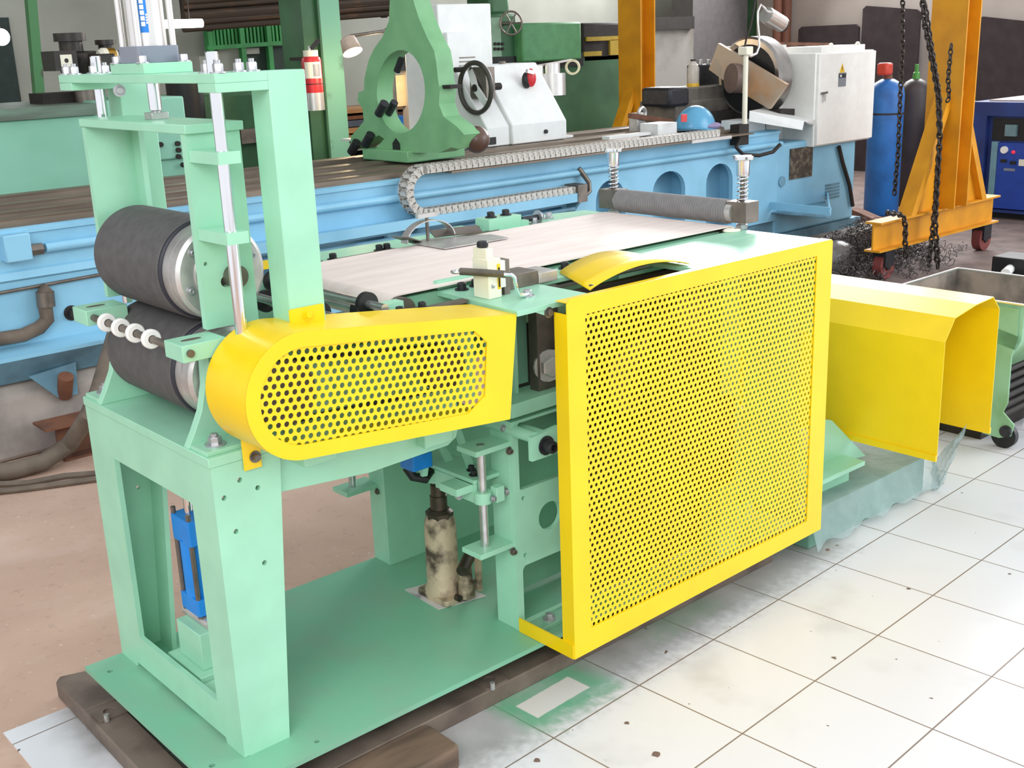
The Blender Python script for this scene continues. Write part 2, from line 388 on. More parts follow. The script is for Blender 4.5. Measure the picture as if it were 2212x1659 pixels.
# things seen through the belt guard: pulleys and belt
pu = P('drive_pulley', G().lathe([(.02, 0), (.065, 0), (.065, .004), (.06, .006), (.06, .026), (.065, .028), (.065, .032)], (1.045, 1.86, .892), (0, 1, 0), 36), M_STEELD)
pu2 = P('drive_pulley', G().lathe([(.02, 0), (.05, 0), (.05, .004), (.046, .006), (.046, .026), (.05, .028), (.05, .032)], (1.43, 1.86, .86), (0, 1, 0), 36), M_STEELD)
g = G()
for s in (1, -1):
    g.bar((1.045, 1.876, .892+s*.061), (1.43, 1.876, .86+s*.047), .02, .004)
P('drive_belt', g, M_BLACK)
P('bearing_plate', G().box(1.10, 1.57, 1.94, 1.952, .75, .925), M_MINT)
# swinging arm below the belt guard, with the lifting frame
_ap = [Yp(u, v, 1.972) for u, v in ((560, 1075), (612, 1062), (800, 1021), (968, 962), (985, 945), (990, 925), (988, 880))]
g = G().prism([(p.x, p.z) for p in _ap]+[(1.53, .80), (1.03, .80)], 'xz', 1.972, 1.986)
P('swing_arm', g, M_MINT, bevel=.001)
P('swing_arm', G().prism([(1.03, .725), (1.03, .665), (1.45, .645), (1.50, .66), (1.515, .69), (1.515, .78), (1.03, .82)], 'xz', 2.55, 2.565), M_MINT, bevel=.001)
P('cross_tube', G().box(1.42, 1.50, 1.94, 2.55, .66, .72), M_MINT, bevel=.003)
lf = P('lift_frame', G().box(1.60, 1.68, 2.00, 2.43, .508, .518), M_MINT, bevel=.001)
g = G().prism([(1.56, .50), (1.585, .62), (1.605, .62), (1.66, .515), (1.64, .505), (1.6, .595), (1.575, .498)], 'xz', 2.15, 2.16)
build('gusset', g, M_MINT, lf)
g = G().prism([(1.585, .7), (1.60, .7), (1.662, .515), (1.645, .515)], 'xz', 2.07, 2.082)
build('gusset', g, M_MINT, lf)
build('jack_pad', G().lathe([(.028, .437), (.034, .44), (.036, .455), (.036, .46)], (1.67, 2.238, 0), (0, 0, 1), 24), M_MINT, lf)
build('pad_support', G().box(1.64, 1.70, 2.16, 2.32, .458, .47), M_MINT, lf)
build('pad_web', G().box(1.664, 1.676, 2.10, 2.33, .468, .51), M_MINT, lf)
build('rod_link', G().box(1.55, 1.61, 2.005, 2.07, .49, .508), M_MINT, lf)
for x, y in ((1.625, 2.03), (1.642, 2.06)): bolt(MA, (x, y, .518), r=.008, h=.01, m=M_BLKBOLT, sock=True)
for k in range(3): bolt(MA, (1.596, 2.105-.025*k, .475-.004*k), (-1, -.4, .2), r=.007, h=.008, sock=True)
P('link_plate', G().box(1.598, 1.61, 2.0, 2.15, .462, .508), M_MINT)
fc = P('link_cylinder', G().box(1.53, 1.59, 2.145, 2.20, .52, .56), M_BLUEP, label='blue lift cylinder end', bevel=.003)
build('cylinder_hose', G().tube([(1.55, 2.20, .515), (1.56, 2.19, .49), (1.59, 2.18, .478), (1.62, 2.20, .485)], .012), M_BLACK, fc)
# small guide units on the table frame
for yc, (z0, z1), yw in ((1.99, (.345, .605), 2.03), (2.56, (.345, .605), 2.52)):
    for z in (z0, z1):
        P('guide_shelf', G().box(1.575, 1.684, yc-.034, yc+.038, z-.011, z+.002), M_MINT, bevel=.001)
        bolt(MA, (1.676, yc-.035, z-.02), (-.2, -1, 0), r=.0065, h=.008, m=M_STEELD, sock=True)
    P('guide_pin', G().cyl((1.617, yc, z0), (1.617, yc, z1+.003), .0105, n=24), M_STEEL)
    cl = P('pin_collar', G().lathe([(.0108, 0), (.022, 0), (.022, .028), (.0108, .028)], (1.617, yc, .462), (0, 0, 1), 28, cap=False), M_MINT)
    build('collar_lug', G().box(1.635, 1.66, yc-.03, yc-.008, .462, .50), M_MINT, cl, bevel=.001)
    bolt(MA, (1.629, yc-.0235, .474), (.3, -1, 0), r=.006, h=.006, sock=True)
# blue cylinder inside the roll stand
sc = P('stand_cylinder', G().prism(rrect(.982, 1.038, 2.232, 2.318, .006), 'xy', .475, .535), M_BLUEP, bevel=.001, label='blue hydraulic cylinder')
build('barrel', G().cyl((1.01, 2.275, .34), (1.01, 2.275, .48), .03, n=28), M_BLUEP, sc)
build('end_cap', G().prism(rrect(.982, 1.038, 2.232, 2.318, .006), 'xy', .305, .345), M_BLUEP, sc, bevel=.001)
for sx in (-1, 1):
    for sy in (-1, 1):
        build('tie_rod', G().cyl((1.01+sx*.022, 2.275+sy*.036, .30), (1.01+sx*.022, 2.275+sy*.036, .55), .0055, n=10), M_STEELD, sc)
build('piston_rod', G().cyl((1.01, 2.275, .53), (1.01, 2.275, .62), .012, n=18), M_CHROME, sc)
build('rod_clevis', G().lathe([(.014, 0), (.022, .012), (.022, .06)], (1.01, 2.275, .595), (0, 0, 1), 20), M_MINT, sc)
build('pivot_pin', G().cyl((1.0, 2.21, .288), (1.0, 2.33, .288), .014, n=18), M_STEELM, sc)
build('eye_block', G().box(.99, 1.03, 2.255, 2.295, .27, .31), M_BLUEP, sc)
pd = P('cylinder_pedestal', G().box(.965, 1.07, 2.205, 2.32, .19, .278), M_MINT, bevel=.002)
build('pedestal_flange', G().box(.945, 1.09, 2.18, 2.345, .175, .19), M_MINT, pd, bevel=.002)
build('pedestal_foot', G().prism([(2.15, .11), (2.19, .11), (2.20, .13), (2.225, .14), (2.30, .14), (2.325, .13), (2.335, .11), (2.375, .11), (2.345, .175), (2.18, .175)], 'yz', .95, 1.09), M_MINT, pd, bevel=.001)
bolt(MA, (.955, 2.40, .11), r=.009, h=.009, m=M_STEELD)
bolt(MA, (.955, 2.09, .11), r=.009, h=.009, m=M_STEELD)
# table frame
g = G().plate(rect(1.68, 2.62, .11, .655), [rrect(1.70, 2.10, .478, .648, .006), rrect(2.16, 2.58, .478, .648, .006), circ(1.795, .384, .037, 32), circ(2.1, .384, .037, 32), rrect(1.70, 2.10, .125, .278, .014), rrect(2.16, 2.58, .125, .278, .014), circ(1.71, .455, .006, 10), circ(1.71, .305, .006, 10)], 'xz', 1.95, 1.962)
P('side_plate', g, M_MINT, bevel=.001)
P('side_plate', G().plate(rect(1.675, 2.62, .11, .93), [rrect(1.75, 2.10, .478, .648, .006), rrect(2.16, 2.58, .2, .648, .006)], 'xz', 2.49, 2.502), M_MINT, bevel=.001)
P('frame_post', G().box(1.68, 1.692, 1.962, 2.03, .11, .655), M_MINT, bevel=.001)
P('frame_post', G().box(1.675, 1.687, 2.502, 2.565, .11, .93), M_MINT, bevel=.001)
for z in (.635, .475, .33): bolt(MA, (1.68, 1.975, z), (-1, 0, 0), r=.0065, h=.006, sock=True)
P('frame_foot', G().box(1.69, 2.62, 1.90, 1.95, .11, .122), M_MINTD, bevel=.001)
for x, y in ((1.76, 1.925), (1.84, 1.925), (2.2, 1.925), (2.5, 1.925)): bolt(MA, (x, y, .122), r=.011, h=.012)
P('frame_beam', G().box(1.675, 2.62, 1.94, 2.03, .668, .702), M_MINT, bevel=.001)
P('frame_beam', G().box(1.675, 2.62, 2.46, 2.565, .668, .702), M_MINT, bevel=.001)
P('inner_panel', G().box(1.76, 2.0, 2.10, 2.11, .12, .668), M_MINT)
P('upper_post', G().box(1.74, 1.752, 2.0, 2.06, .702, .953), M_MINT)
P('upper_wall', G().box(1.70, 1.83, 2.052, 2.06, .702, .953), M_MINT)
P('bearing_slide', G().box(1.79, 1.86, 1.97, 2.0, .702, .953), M_STEELD, label='dark steel bearing slide')
bolt(MA, (1.822, 1.97, .762), (-.3, -1, 0), r=.026, h=.02, m=M_STEELM)
for x, z in ((1.69, .632), (1.74, .618)):
    P('spacer_tube', G().cyl((x, 1.878, z), (x, 2.49, z), .014, n=18), M_MINT)
tp = P('clamp_plate', G().prism([(1.668, .582), (1.755, .582), (1.755, .648), (1.668, .640)], 'xz', 1.866, 1.878), M_MINT)
bolt(MA, (1.712, 1.866, .611), (0, -1, 0), r=.015, h=.024, m=M_BLKBOLT, sock=True)
# drive motor and chain parts seen through the big guard
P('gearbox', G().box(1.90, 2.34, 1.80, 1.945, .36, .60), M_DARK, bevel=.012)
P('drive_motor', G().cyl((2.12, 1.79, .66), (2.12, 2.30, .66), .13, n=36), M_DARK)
P('dark_backing', G().box(1.87, 2.35, 1.925, 1.945, .13, .94), M_DARK)  # dark sheet added behind the guard to darken its holes
sp = P('chain_sprocket', G().lathe([(.02, 0), (.085, 0), (.09, .006), (.085, .012), (.02, .012)], (1.98, 1.83, .72), (0, 1, 0), 40), M_STEELD)
sp = P('chain_sprocket', G().lathe([(.02, 0), (.06, 0), (.065, .006), (.06, .012), (.02, .012)], (2.2, 1.83, .84), (0, 1, 0), 40), M_STEELD)
g = G()
for t0, t1 in (((1.90, .75), (2.14, .865)), ((2.04, .66), (2.255, .80))): g.bar((t0[0], 1.836, t0[1]), (t1[0], 1.836, t1[1]), .012, .014, (0, 1, 0))
P('drive_chain', g, M_STEELD)
P('guard_bracket', G().box(2.56, 2.62, 1.8, 1.95, .2, .9), M_MINT)
P('frame_column', G().box(2.36, 2.44, 1.87, 1.95, .11, .95), M_MINT)
# table top
P('near_top_plate', G().prism([(1.577, 1.795), (1.80, 1.795), (1.80, 2.08), (1.60, 2.12)], 'xy', .953, .965), M_MINT, bevel=.001)
P('near_top_plate', G().box(1.80, 2.70, 1.985, 2.08, .953, .965), M_MINT, bevel=.001)
P('near_top_plate', G().box(2.165, 2.70, 1.80, 1.985, .953, .965), M_MINT, bevel=.001)
P('far_top_plate', G().prism([(1.62, 2.55), (2.72, 2.55), (2.72, 2.735), (2.55, 2.785), (2.51, 2.765), (1.62, 2.79)], 'xy', .953, .965), M_MINT, bevel=.001)
P('edge_guide', G().box(1.605, 1.80, 2.105, 2.122, .953, .985), M_MINT, bevel=.001)
P('far_edge_guide', G().box(1.66, 1.86, 2.61, 2.628, .9655, .972), M_STEELD)
P('far_edge_guide', G().box(2.05, 2.25, 2.63, 2.645, .9655, .972), M_STEELD)
P('end_wall', G().box(2.69, 2.70, 1.80, 2.73, .70, .953), M_MINT)
# endless belt
def beltpath(n=12):
    R = .035; o = []
    for k in range(n+1):
        a = math.pi/2+math.pi*k/n; o.append((1.475+R*math.cos(a), .944+R*math.sin(a)))
    for k in range(n+1):
        a = -math.pi/2+math.pi*k/n; o.append((2.66+R*math.cos(a), .944+R*math.sin(a)))
    return o
bp = beltpath()
P('conveyor_belt', G().plate(bp, [[(1.475+(x-1.475)*(1 if x > 1.475 else .92) if x < 1.5 else (2.66+(x-2.66)*.92 if x > 2.66 else x), .944+(z-.944)*.9) for x, z in bp]], 'xz', 2.085, 2.585), M_BELT, label='beige conveyor belt')
for x in (1.475, 2.66): P('belt_pulley', G().cyl((x, 2.06, .944), (x, 2.61, .944), .031, n=24), M_STEELD)
P('belt_bed', G().box(1.51, 2.63, 2.10, 2.57, .93, .965), M_MINTD)
# bolts on the table
for x, y in ((1.642, 2.062), (1.69, 2.068), (1.968, 2.055), (1.62, 2.65), (1.671, 2.65), (1.831, 2.66), (1.857, 2.66), (2.176, 2.69), (2.209, 2.69)):
    bolt(MA, (x, y, .965), r=.0105, h=.014, m=M_BLKBOLT, sock=True)
for x, y in ((2.52, 2.70), (2.42, 2.66)): bolt(MA, (x, y, .965), r=.011, h=.016)
fb = P('slide_block', G().box(2.215, 2.345, 2.635, 2.70, .965, 1.005), M_MINT, bevel=.001)
build('block_step', G().box(2.345, 2.375, 2.635, 2.70, .965, .985), M_MINT, fb)
for x in (2.25, 2.31): bolt(MA, (x, 2.667, 1.005), r=.0115, h=.014, m=M_BLKBOLT, sock=True)
P('slide_screw', G().cyl((2.375, 2.667, .982), (2.44, 2.667, .982), .009, n=16), M_BLKBOLT); bolt(MA, (2.44, 2.667, .982), (1, 0, 0), r=.014, h=.016)
P('small_cover', G().box(2.1, 2.2, 2.715, 2.75, .965, .98), M_MINT)
# leveller rollers between the belt and the rolls
for i, (x, z) in enumerate(((1.24, .985), (1.30, .955), (1.36, .985), (1.41, .95))):
    lr = P('leveller_roller', G().cyl((x, 1.97, z), (x, 2.56, z), .0095, n=18), M_STEEL)
    build('roller_disc', G().lathe([(.009, 0), (.026, .001), (.026, .014), (.009, .015)], (x, 2.03+.1*(i % 2), z), (0, 1, 0), 28), M_BLACK, lr)
    build('roller_disc', G().lathe([(.009, 0), (.026, .001), (.026, .014), (.009, .015)], (x, 2.42-.06*(i % 2), z), (0, 1, 0), 28), M_BLACK, lr)
P('leveller_side', G().box(1.19, 1.50, 1.965, 1.98, .80, .96), M_MINT)
P('leveller_side', G().box(1.19, 1.50, 2.55, 2.565, .80, .975), M_MINT)
P('leveller_strip', G().box(1.20, 1.58, 1.962, 1.985, .96, .967), M_STEELD)
for x, m in ((1.22, M_BOLT), (1.27, M_BOLT), (1.335, M_BOLT), (1.40, M_BLKBOLT), (1.46, M_BLKBOLT)): bolt(MA, (x, 1.974, .967), r=.009, h=.011, m=m, sock=m is M_BLKBOLT)
P('leveller_block', G().box(1.37, 1.43, 2.0, 2.03, .96, .985), M_MINT)
P('end_cover', G().box(1.20, 1.50, 2.58, 2.66, .985, .992), M_YEL, label='small yellow cover behind the post')
# yellow half cover over the drive
def cov(u, v):
    t = u; z = .968+.028*math.sin(math.pi*min(1, max(0, t)))**.8
    xa = 1.815+(2.19-1.815)*t; xb = 1.915+(2.205-1.915)*t
    return (xa+(xb-xa)*v, (1.815+.025*t)+(2.02-1.815-.02*t)*v, z)
cv = P('drive_cover', G().grid(cov, 24, 3), M_YEL, solid=.0025, label='curved yellow drive cover')
for x, y in ((1.835, 1.83), (2.17, 1.855), (2.19, 2.0)): bolt(cv, (x, y, .973), r=.006, h=.003, washer=False, m=M_STEELD)
# spring loaded top roller at the far end
TR = []
for yy in (2.60, 2.085):
    x = 2.715
    b = P('roller_block', G().box(x-.03, x+.03, yy-.037, yy+.037, .985, 1.045), M_STEELD, bevel=.001, label='dull steel bearing block')
    build('block_foot', G().lathe([(.018, 0), (.018, .012), (.012, .013), (.012, .021)], (x, yy, .965), (0, 0, 1), 6), M_BOLT, b)
    build('screw', G().cyl((x, yy, 1.04), (x, yy, 1.14), .007, n=14), M_STEELD, b)
    sp = [(x+.0145*math.cos(t), yy+.0145*math.sin(t), 1.045+.07*t/(2*math.pi*6)) for t in [2*math.pi*6*k/120 for k in range(121)]]
    build('spring', G().tube(sp, .0024, 6), M_CHROME, b)
    kn = build('knob', G().lathe([(.014, 0), (.019, .004), (.0195, .04), (.02, .043), (.02, .05)], (x, yy, 1.115), (0, 0, 1), 32), M_CHROME, b)
    st4 = []
    for k in range(64):
        a = 2*math.pi*k/64; st4.append((x+(.028+.007*math.cos(4*a))*math.cos(a), yy+(.028+.007*math.cos(4*a))*math.sin(a)))
    build('knob_head', G().prism(st4, 'xy', 1.163, 1.174), M_CHROME, b, bevel=.002)
pr_ = []
for k in range(97):
    h = k*.44/96; pr_.append((.036 if k % 2 else .0345, h))
tr = P('pressure_roller', G().lathe(pr_, (2.705, 2.122, 1.012), (0, 1, 0), 40), mat('grey_roller', (122, 120, 120), .65, var=.08, scale=40))
build('roller_collar', G().cyl((2.705, 2.1, 1.012), (2.705, 2.122, 1.012), .031, n=32), M_STEELM, tr)
build('roller_collar', G().cyl((2.705, 2.562, 1.012), (2.705, 2.575, 1.012), .022, n=32), M_STEELM, tr)
P('wiper_pad', G().sphere((2.655, 2.075, .968), .03, sc=(1, .8, .25)), M_IVORY)
# big yellow side guard
y0 = 1.752
sg = P('side_guard', G().plate([(1.68, .11), (2.678, .125), (2.678, .967), (2.67, .972), (1.69, .977), (1.68, .967)], [rect(1.736, 2.607, .172, .936)], 'xz', y0, y0+.002), M_YEL, label='large yellow perforated side guard')
g = perforated(1.72, 2.62, .155, .95, .0163, .0146, .0046, y0+.003, 16)
build('perforated_panel', g, M_YEL, sg, normals=False)
build('guard_flange', G().box(1.68, 1.682, y0+.002, y0+.04, .11, .945), M_YEL, sg)
build('guard_flange', G().box(2.676, 2.678, y0+.002, y0+.04, .125, .967), M_YEL, sg)
build('guard_flange', G().box(1.682, 2.676, y0+.002, y0+.036, .969, .971), M_YEL, sg)
build('guard_flange', G().box(1.682, 2.676, y0+.002, y0+.036, .124, .126), M_YEL, sg)
build('guard_strap', G().box(1.676, 1.68, y0+.002, 1.945, .111, .148), M_YEL, sg)
gb = P('guard_lug', G().prism([(1.63, .953), (1.679, .953), (1.679, .938), (1.66, .94)], 'xz', 1.797, 1.803), M_MINT)
bolt(MA, (1.668, 1.797, .946), (0, -1, 0), r=.008, h=.008, m=M_STEELD)
# sensor stand on the near plate
se = P('edge_sensor', G().box(1.612, 1.65, 1.928, 1.982, .965, 1.055), M_IVORY, bevel=.002, label='ivory edge sensor with yellow stripe')
build('sensor_neck', G().box(1.614, 1.634, 1.935, 1.98, 1.055, 1.078), M_IVORY, se, bevel=.001)
build('sensor_neck', G().box(1.65, 1.668, 1.935, 1.975, .985, 1.045), M_WHITE, se)
build('adjuster', G().lathe([(.010, 0), (.013, .002), (.013, .01), (.010, .014)], (1.624, 1.958, 1.078), (0, 0, 1), 20), M_BLKBOLT, se)
build('stripe', G().box(1.638, 1.646, 1.9265, 1.928, .985, 1.042), M_YEL, se)
build('stripe_window', G().box(1.640, 1.644, 1.9255, 1.9265, .99, 1.034), M_DARK, se)
build('backing_bar', G().box(1.668, 1.685, 1.94, 1.99, .965, 1.045), M_STEELD, se)
for z in (.994, 1.023): bolt(se, (1.624, 1.928, z), (0, -1, 0), r=.005, h=.002, washer=False)
sl = P('sensor_slide', G().box(1.675, 1.80, 1.97, 2.04, .965, .998), M_STEELD, bevel=.001)
build('slide_cap', G().box(1.80, 1.86, 1.968, 2.045, .966, .99), M_STEELM, sl, bevel=.001)
bolt(MA, (1.74, 2.02, .998), r=.008, h=.006)
# bent steel feeler rod
fr = P('feeler_rod', G().tube([(1.69, 1.885, .972), (1.672, 1.88, .972), (1.655, 1.875, .976), (1.645, 1.872, .99), (1.637, 1.87, 1.02), (1.630, 1.872, 1.026), (1.618, 1.885, 1.027)], .0045, 10), M_CHROME)
build('feeler_spring', G().tube([(1.622, 1.882, 1.027), (1.60, 1.955, 1.026), (1.588, 1.995, 1.025)], .0085, 12), M_STEELD, fr)
build('feeler_hook', G().torus((1.584, 2.004, 1.024), (0, 0, 1), .011, .0035, 24, 8), M_STEEL, fr)
bolt(MA, (1.692, 1.89, .965), r=.0105, h=.012)
# bent spring guide near the far edge
ed = P('edge_finger', G().prism([(1.90, 2.45), (2.12, 2.44), (2.13, 2.53), (1.96, 2.62), (1.90, 2.60)], 'xy', .9815, .9845), M_STEELM)
build('finger_wing', G().obox((1.90, 2.60, .99), (.15, .05, .003), Matrix.Rotation(.5, 3, 'Z') @ Matrix.Rotation(.3, 3, 'Y')), M_STEELD, ed)
build('finger_wing', G().obox((2.06, 2.60, .995), (.15, .04, .004), Matrix.Rotation(-.25, 3, 'Z') @ Matrix.Rotation(.35, 3, 'X')), M_STEELD, ed)
arcp = [(1.96+.085*math.cos(math.radians(t)), 2.60, .985+.055*math.sin(math.radians(t))) for t in range(180, -1, -12)]
g = G()
for i in range(len(arcp)-1): g.bar(arcp[i], arcp[i+1], .03, .003, (0, 0, 1))
build('finger_spring', g, M_STEELM, ed)
build('finger_screw', G().cyl((1.95, 2.59, .985), (1.95, 2.59, 1.05), .005, n=12), M_STEELD, ed)
build('finger_wing_nut', G().box(1.915, 1.985, 2.584, 2.596, 1.05, 1.062), M_STEELM, ed)
# ================================================================== FLOOR AND WHAT STANDS ON IT NEAR THE MACHINE
M_FLOOR = mat('bare_concrete_floor', (204, 174, 154), .85, scale=1.6, rgb2=(174, 144, 126), mixlo=.3, mixhi=.75, detail=9, bump=.04)
def dirt_and_shade(m):
    # dirt, plus shade painted into the concrete colour, at the right of the hall
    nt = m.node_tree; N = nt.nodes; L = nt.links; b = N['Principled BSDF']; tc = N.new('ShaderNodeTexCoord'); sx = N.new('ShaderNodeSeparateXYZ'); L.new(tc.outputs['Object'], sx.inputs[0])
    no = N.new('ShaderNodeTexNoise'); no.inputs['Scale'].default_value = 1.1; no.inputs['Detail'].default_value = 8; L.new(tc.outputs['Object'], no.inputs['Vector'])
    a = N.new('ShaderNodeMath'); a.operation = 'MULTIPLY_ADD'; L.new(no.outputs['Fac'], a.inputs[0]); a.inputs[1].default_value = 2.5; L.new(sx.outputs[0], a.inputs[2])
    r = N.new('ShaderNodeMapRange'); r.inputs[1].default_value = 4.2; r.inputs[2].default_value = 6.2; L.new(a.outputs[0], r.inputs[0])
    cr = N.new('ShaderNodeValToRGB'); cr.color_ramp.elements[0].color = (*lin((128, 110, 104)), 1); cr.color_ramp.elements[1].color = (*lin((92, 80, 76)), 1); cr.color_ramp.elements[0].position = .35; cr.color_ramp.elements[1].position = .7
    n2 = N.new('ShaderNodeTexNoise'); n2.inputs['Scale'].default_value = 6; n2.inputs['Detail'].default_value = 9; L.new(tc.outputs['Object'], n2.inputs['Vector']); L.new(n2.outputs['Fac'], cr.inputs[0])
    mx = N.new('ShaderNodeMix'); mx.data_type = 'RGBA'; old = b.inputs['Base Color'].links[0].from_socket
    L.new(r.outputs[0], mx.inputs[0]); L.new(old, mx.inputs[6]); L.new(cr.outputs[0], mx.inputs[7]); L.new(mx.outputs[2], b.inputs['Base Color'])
def grit(m):
    nt = m.node_tree; N = nt.nodes; L = nt.links; b = N['Principled BSDF']; tc = N.new('ShaderNodeTexCoord')
    for sc, lo, hi, rgb, k in ((30, .58, .78, (140, 112, 98), .4), (3.5, .55, .8, (224, 206, 194), .4), (60, .66, .72, (236, 226, 220), .5)):
        no = N.new('ShaderNodeTexNoise'); no.inputs['Scale'].default_value = sc; no.inputs['Detail'].default_value = 8; L.new(tc.outputs['Object'], no.inputs['Vector'])
        r = N.new('ShaderNodeMapRange'); r.inputs[1].default_value = lo; r.inputs[2].default_value = hi; r.inputs[4].default_value = k; L.new(no.outputs['Fac'], r.inputs[0])
        mx = N.new('ShaderNodeMix'); mx.data_type = 'RGBA'; old = b.inputs['Base Color'].links[0].from_socket
        L.new(r.outputs[0], mx.inputs[0]); L.new(old, mx.inputs[6]); mx.inputs[7].default_value = (*lin(rgb), 1); L.new(mx.outputs[2], b.inputs['Base Color'])
grit(M_FLOOR)
dirt_and_shade(M_FLOOR)
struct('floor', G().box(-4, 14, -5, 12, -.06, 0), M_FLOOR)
def tile_mat():
    m = bpy.data.materials.new('white_floor_tiles'); m.use_nodes = True; nt = m.node_tree; N = nt.nodes; L = nt.links; b = N['Principled BSDF']
    tc = N.new('ShaderNodeTexCoord'); br = N.new('ShaderNodeTexBrick'); br.offset = 0; br.squash = 1
    br.inputs['Scale'].default_value = 1; br.inputs['Brick Width'].default_value = .3; br.inputs['Row Height'].default_value = .3
    br.inputs['Mortar Size'].default_value = .0022; br.inputs['Mortar Smooth'].default_value = .2; br.inputs['Bias'].default_value = -.5
    br.inputs['Color1'].default_value = (*lin((222, 222, 225)), 1); br.inputs['Color2'].default_value = (*lin((216, 216, 219)), 1); br.inputs['Mortar'].default_value = (*lin((132, 116, 106)), 1)
    L.new(tc.outputs['Object'], br.inputs['Vector'])
    def math_(op, a, c):
        q = N.new('ShaderNodeMath'); q.operation = op
        for i, x in enumerate((a, c)):
            if x is None: continue
            if isinstance(x, (int, float)): q.inputs[i].default_value = x
            else: L.new(x, q.inputs[i])
        return q.outputs[0]
    def mix(fac, c1, rgb):
        q = N.new('ShaderNodeMix'); q.data_type = 'RGBA'; L.new(fac, q.inputs[0]); L.new(c1, q.inputs[6]); q.inputs[7].default_value = (*lin(rgb), 1); return q.outputs[2]
    sx = N.new('ShaderNodeSeparateXYZ'); L.new(tc.outputs['Object'], sx.inputs[0]); X, Y = sx.outputs[0], sx.outputs[1]
    def noise(sc, det=6):
        q = N.new('ShaderNodeTexNoise'); q.inputs['Scale'].default_value = sc; q.inputs['Detail'].default_value = det; L.new(tc.outputs['Object'], q.inputs['Vector']); return q.outputs['Fac']
    def sm(v, lo, hi):
        q = N.new('ShaderNodeMapRange'); q.interpolation_type = 'SMOOTHSTEP'; q.inputs[1].default_value = lo; q.inputs[2].default_value = hi; L.new(v, q.inputs[0]); return q.outputs[0]
    n1 = noise(9); n2 = noise(40)
    def rectmask(xa, xb, ya, yb, s, wob=.0):
        xx = math_('ADD', X, math_('MULTIPLY', math_('SUBTRACT', n1, .5), wob)) if wob else X
        yy = math_('ADD', Y, math_('MULTIPLY', math_('SUBTRACT', n2, .5), wob)) if wob else Y
        m1 = math_('MULTIPLY', sm(xx, xa-s, xa+s), math_('SUBTRACT', 1, sm(xx, xb-s, xb+s)))
        m2 = math_('MULTIPLY', sm(yy, ya-s, ya+s), math_('SUBTRACT', 1, sm(yy, yb-s, yb+s)))
        return math_('MULTIPLY', m1, m2)
    col = br.outputs['Color']
    # oily dirt, dark specks
    dirt = math_('MULTIPLY', sm(noise(3.2, 9), .56, .78), .35); col = mix(dirt, col, (158, 156, 152))
    # dirty band where the machine was painted and moved
    band = math_('MULTIPLY', rectmask(-.75, 1.35, .03, 1.0, .07, .12), math_('ADD', .3, math_('MULTIPLY', n1, .6))); col = mix(band, col, (112, 108, 100))
    # green overspray with a clean rectangle left by a part
    gl = [TILE_INV @ Zp(u, v, 0) for u, v in ((1112, 1528), (1225, 1466), (1275, 1484), (1165, 1554))]
    xs = sorted(p.x for p in gl); ys = sorted(p.y for p in gl)
    xa, xb, ya, yb = (xs[0]+xs[1])/2, (xs[2]+xs[3])/2, (ys[0]+ys[1])/2, (ys[2]+ys[3])/2
    spray = math_('MULTIPLY', rectmask(xa-.045, xb+.06, ya-.05, yb+.06, .04, .10), math_('ADD', .25, math_('MULTIPLY', n1, 1.0)))
    col = mix(spray, col, (92, 168, 128))
    clean = rectmask(xa, xb, ya, yb, .002, .004); col = mix(clean, col, (212, 208, 202))
    spray2 = math_('MULTIPLY', rectmask(.48, .78, .10, .22, .04, .12), math_('MULTIPLY', n1, .9)); col = mix(spray2, col, (120, 160, 128))
    spk = sm(noise(27, 2), .735, .76); col = mix(spk, col, (108, 92, 82))
    L.new(col, b.inputs['Base Color']); b.inputs['Roughness'].default_value = .32
    return m
TLOC, TROT = Vector((1.5333, 1.6742, .0)), .0462
TILE_M = Matrix.Translation(TLOC) @ Matrix.Rotation(TROT, 4, 'Z'); TILE_INV = TILE_M.inverted()
out = [TILE_INV @ Vector(p) for p in ((.629, 2.60, 0), (8.5, 2.60, 0), (8.5, -4, 0), (.62, -4, 0))]
g = G().prism([(p.x, p.y) for p in out], 'xy', -.01, .003)
ft = struct('floor_tiles', g, tile_mat()); ft.location = TLOC; ft.rotation_euler = (0, 0, TROT)
# steel skid frame the machine is parked on
M_SKID = mat('greasy_skid', (124, 110, 98), .6, .15, scale=9, rgb2=(90, 78, 70), mixlo=.4, mixhi=.7)
sk = thing('skid_frame', 'greasy brown steel skid under the green base plate', 'skid', (1.7, 2.2, .003))
for y0, y1 in ((1.872, 1.965), (2.48, 2.56)): build('skid_beam', G().box(.78, 2.62, y0, y1, .003, .048), M_SKID, sk, bevel=.003)
build('skid_beam', G().prism([(.768, 1.80), (.845, 1.80), (.86, 2.66), (.80, 2.68), (.782, 2.66)], 'xy', .003, .047), M_SKID, sk, bevel=.004)
for x, y in ((1.542, 1.905), (.822, 2.43)):
    lg = build('skid_lug', G().plate(rrect(x-.035, x+.035, y-.03, y+.03, .006), [circ(x, y, .014, 20)], 'xy', .048, .052), M_SKID, sk)
    build('lug_bolt', G().cyl((x-.02, y-.034, .048), (x-.02, y-.034, .066), .006, n=10), M_STEELM, sk)
for x in (.95, 1.7, 2.45):
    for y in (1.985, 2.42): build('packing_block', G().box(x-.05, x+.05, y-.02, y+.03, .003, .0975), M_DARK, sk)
M_WOOD = mat('dirty_timber', (116, 94, 76), .75, scale=5, rgb2=(84, 68, 56), stretch=(1, 6, 6), bump=.1)
q = G().prism(rrect(.90, 1.318, 1.735, 1.862, .02), 'xy', .003, .056)
solo('timber_block', q, M_WOOD, 'dirty brown timber block lying against the skid below the belt guard', 'wood block', bevel=.006)
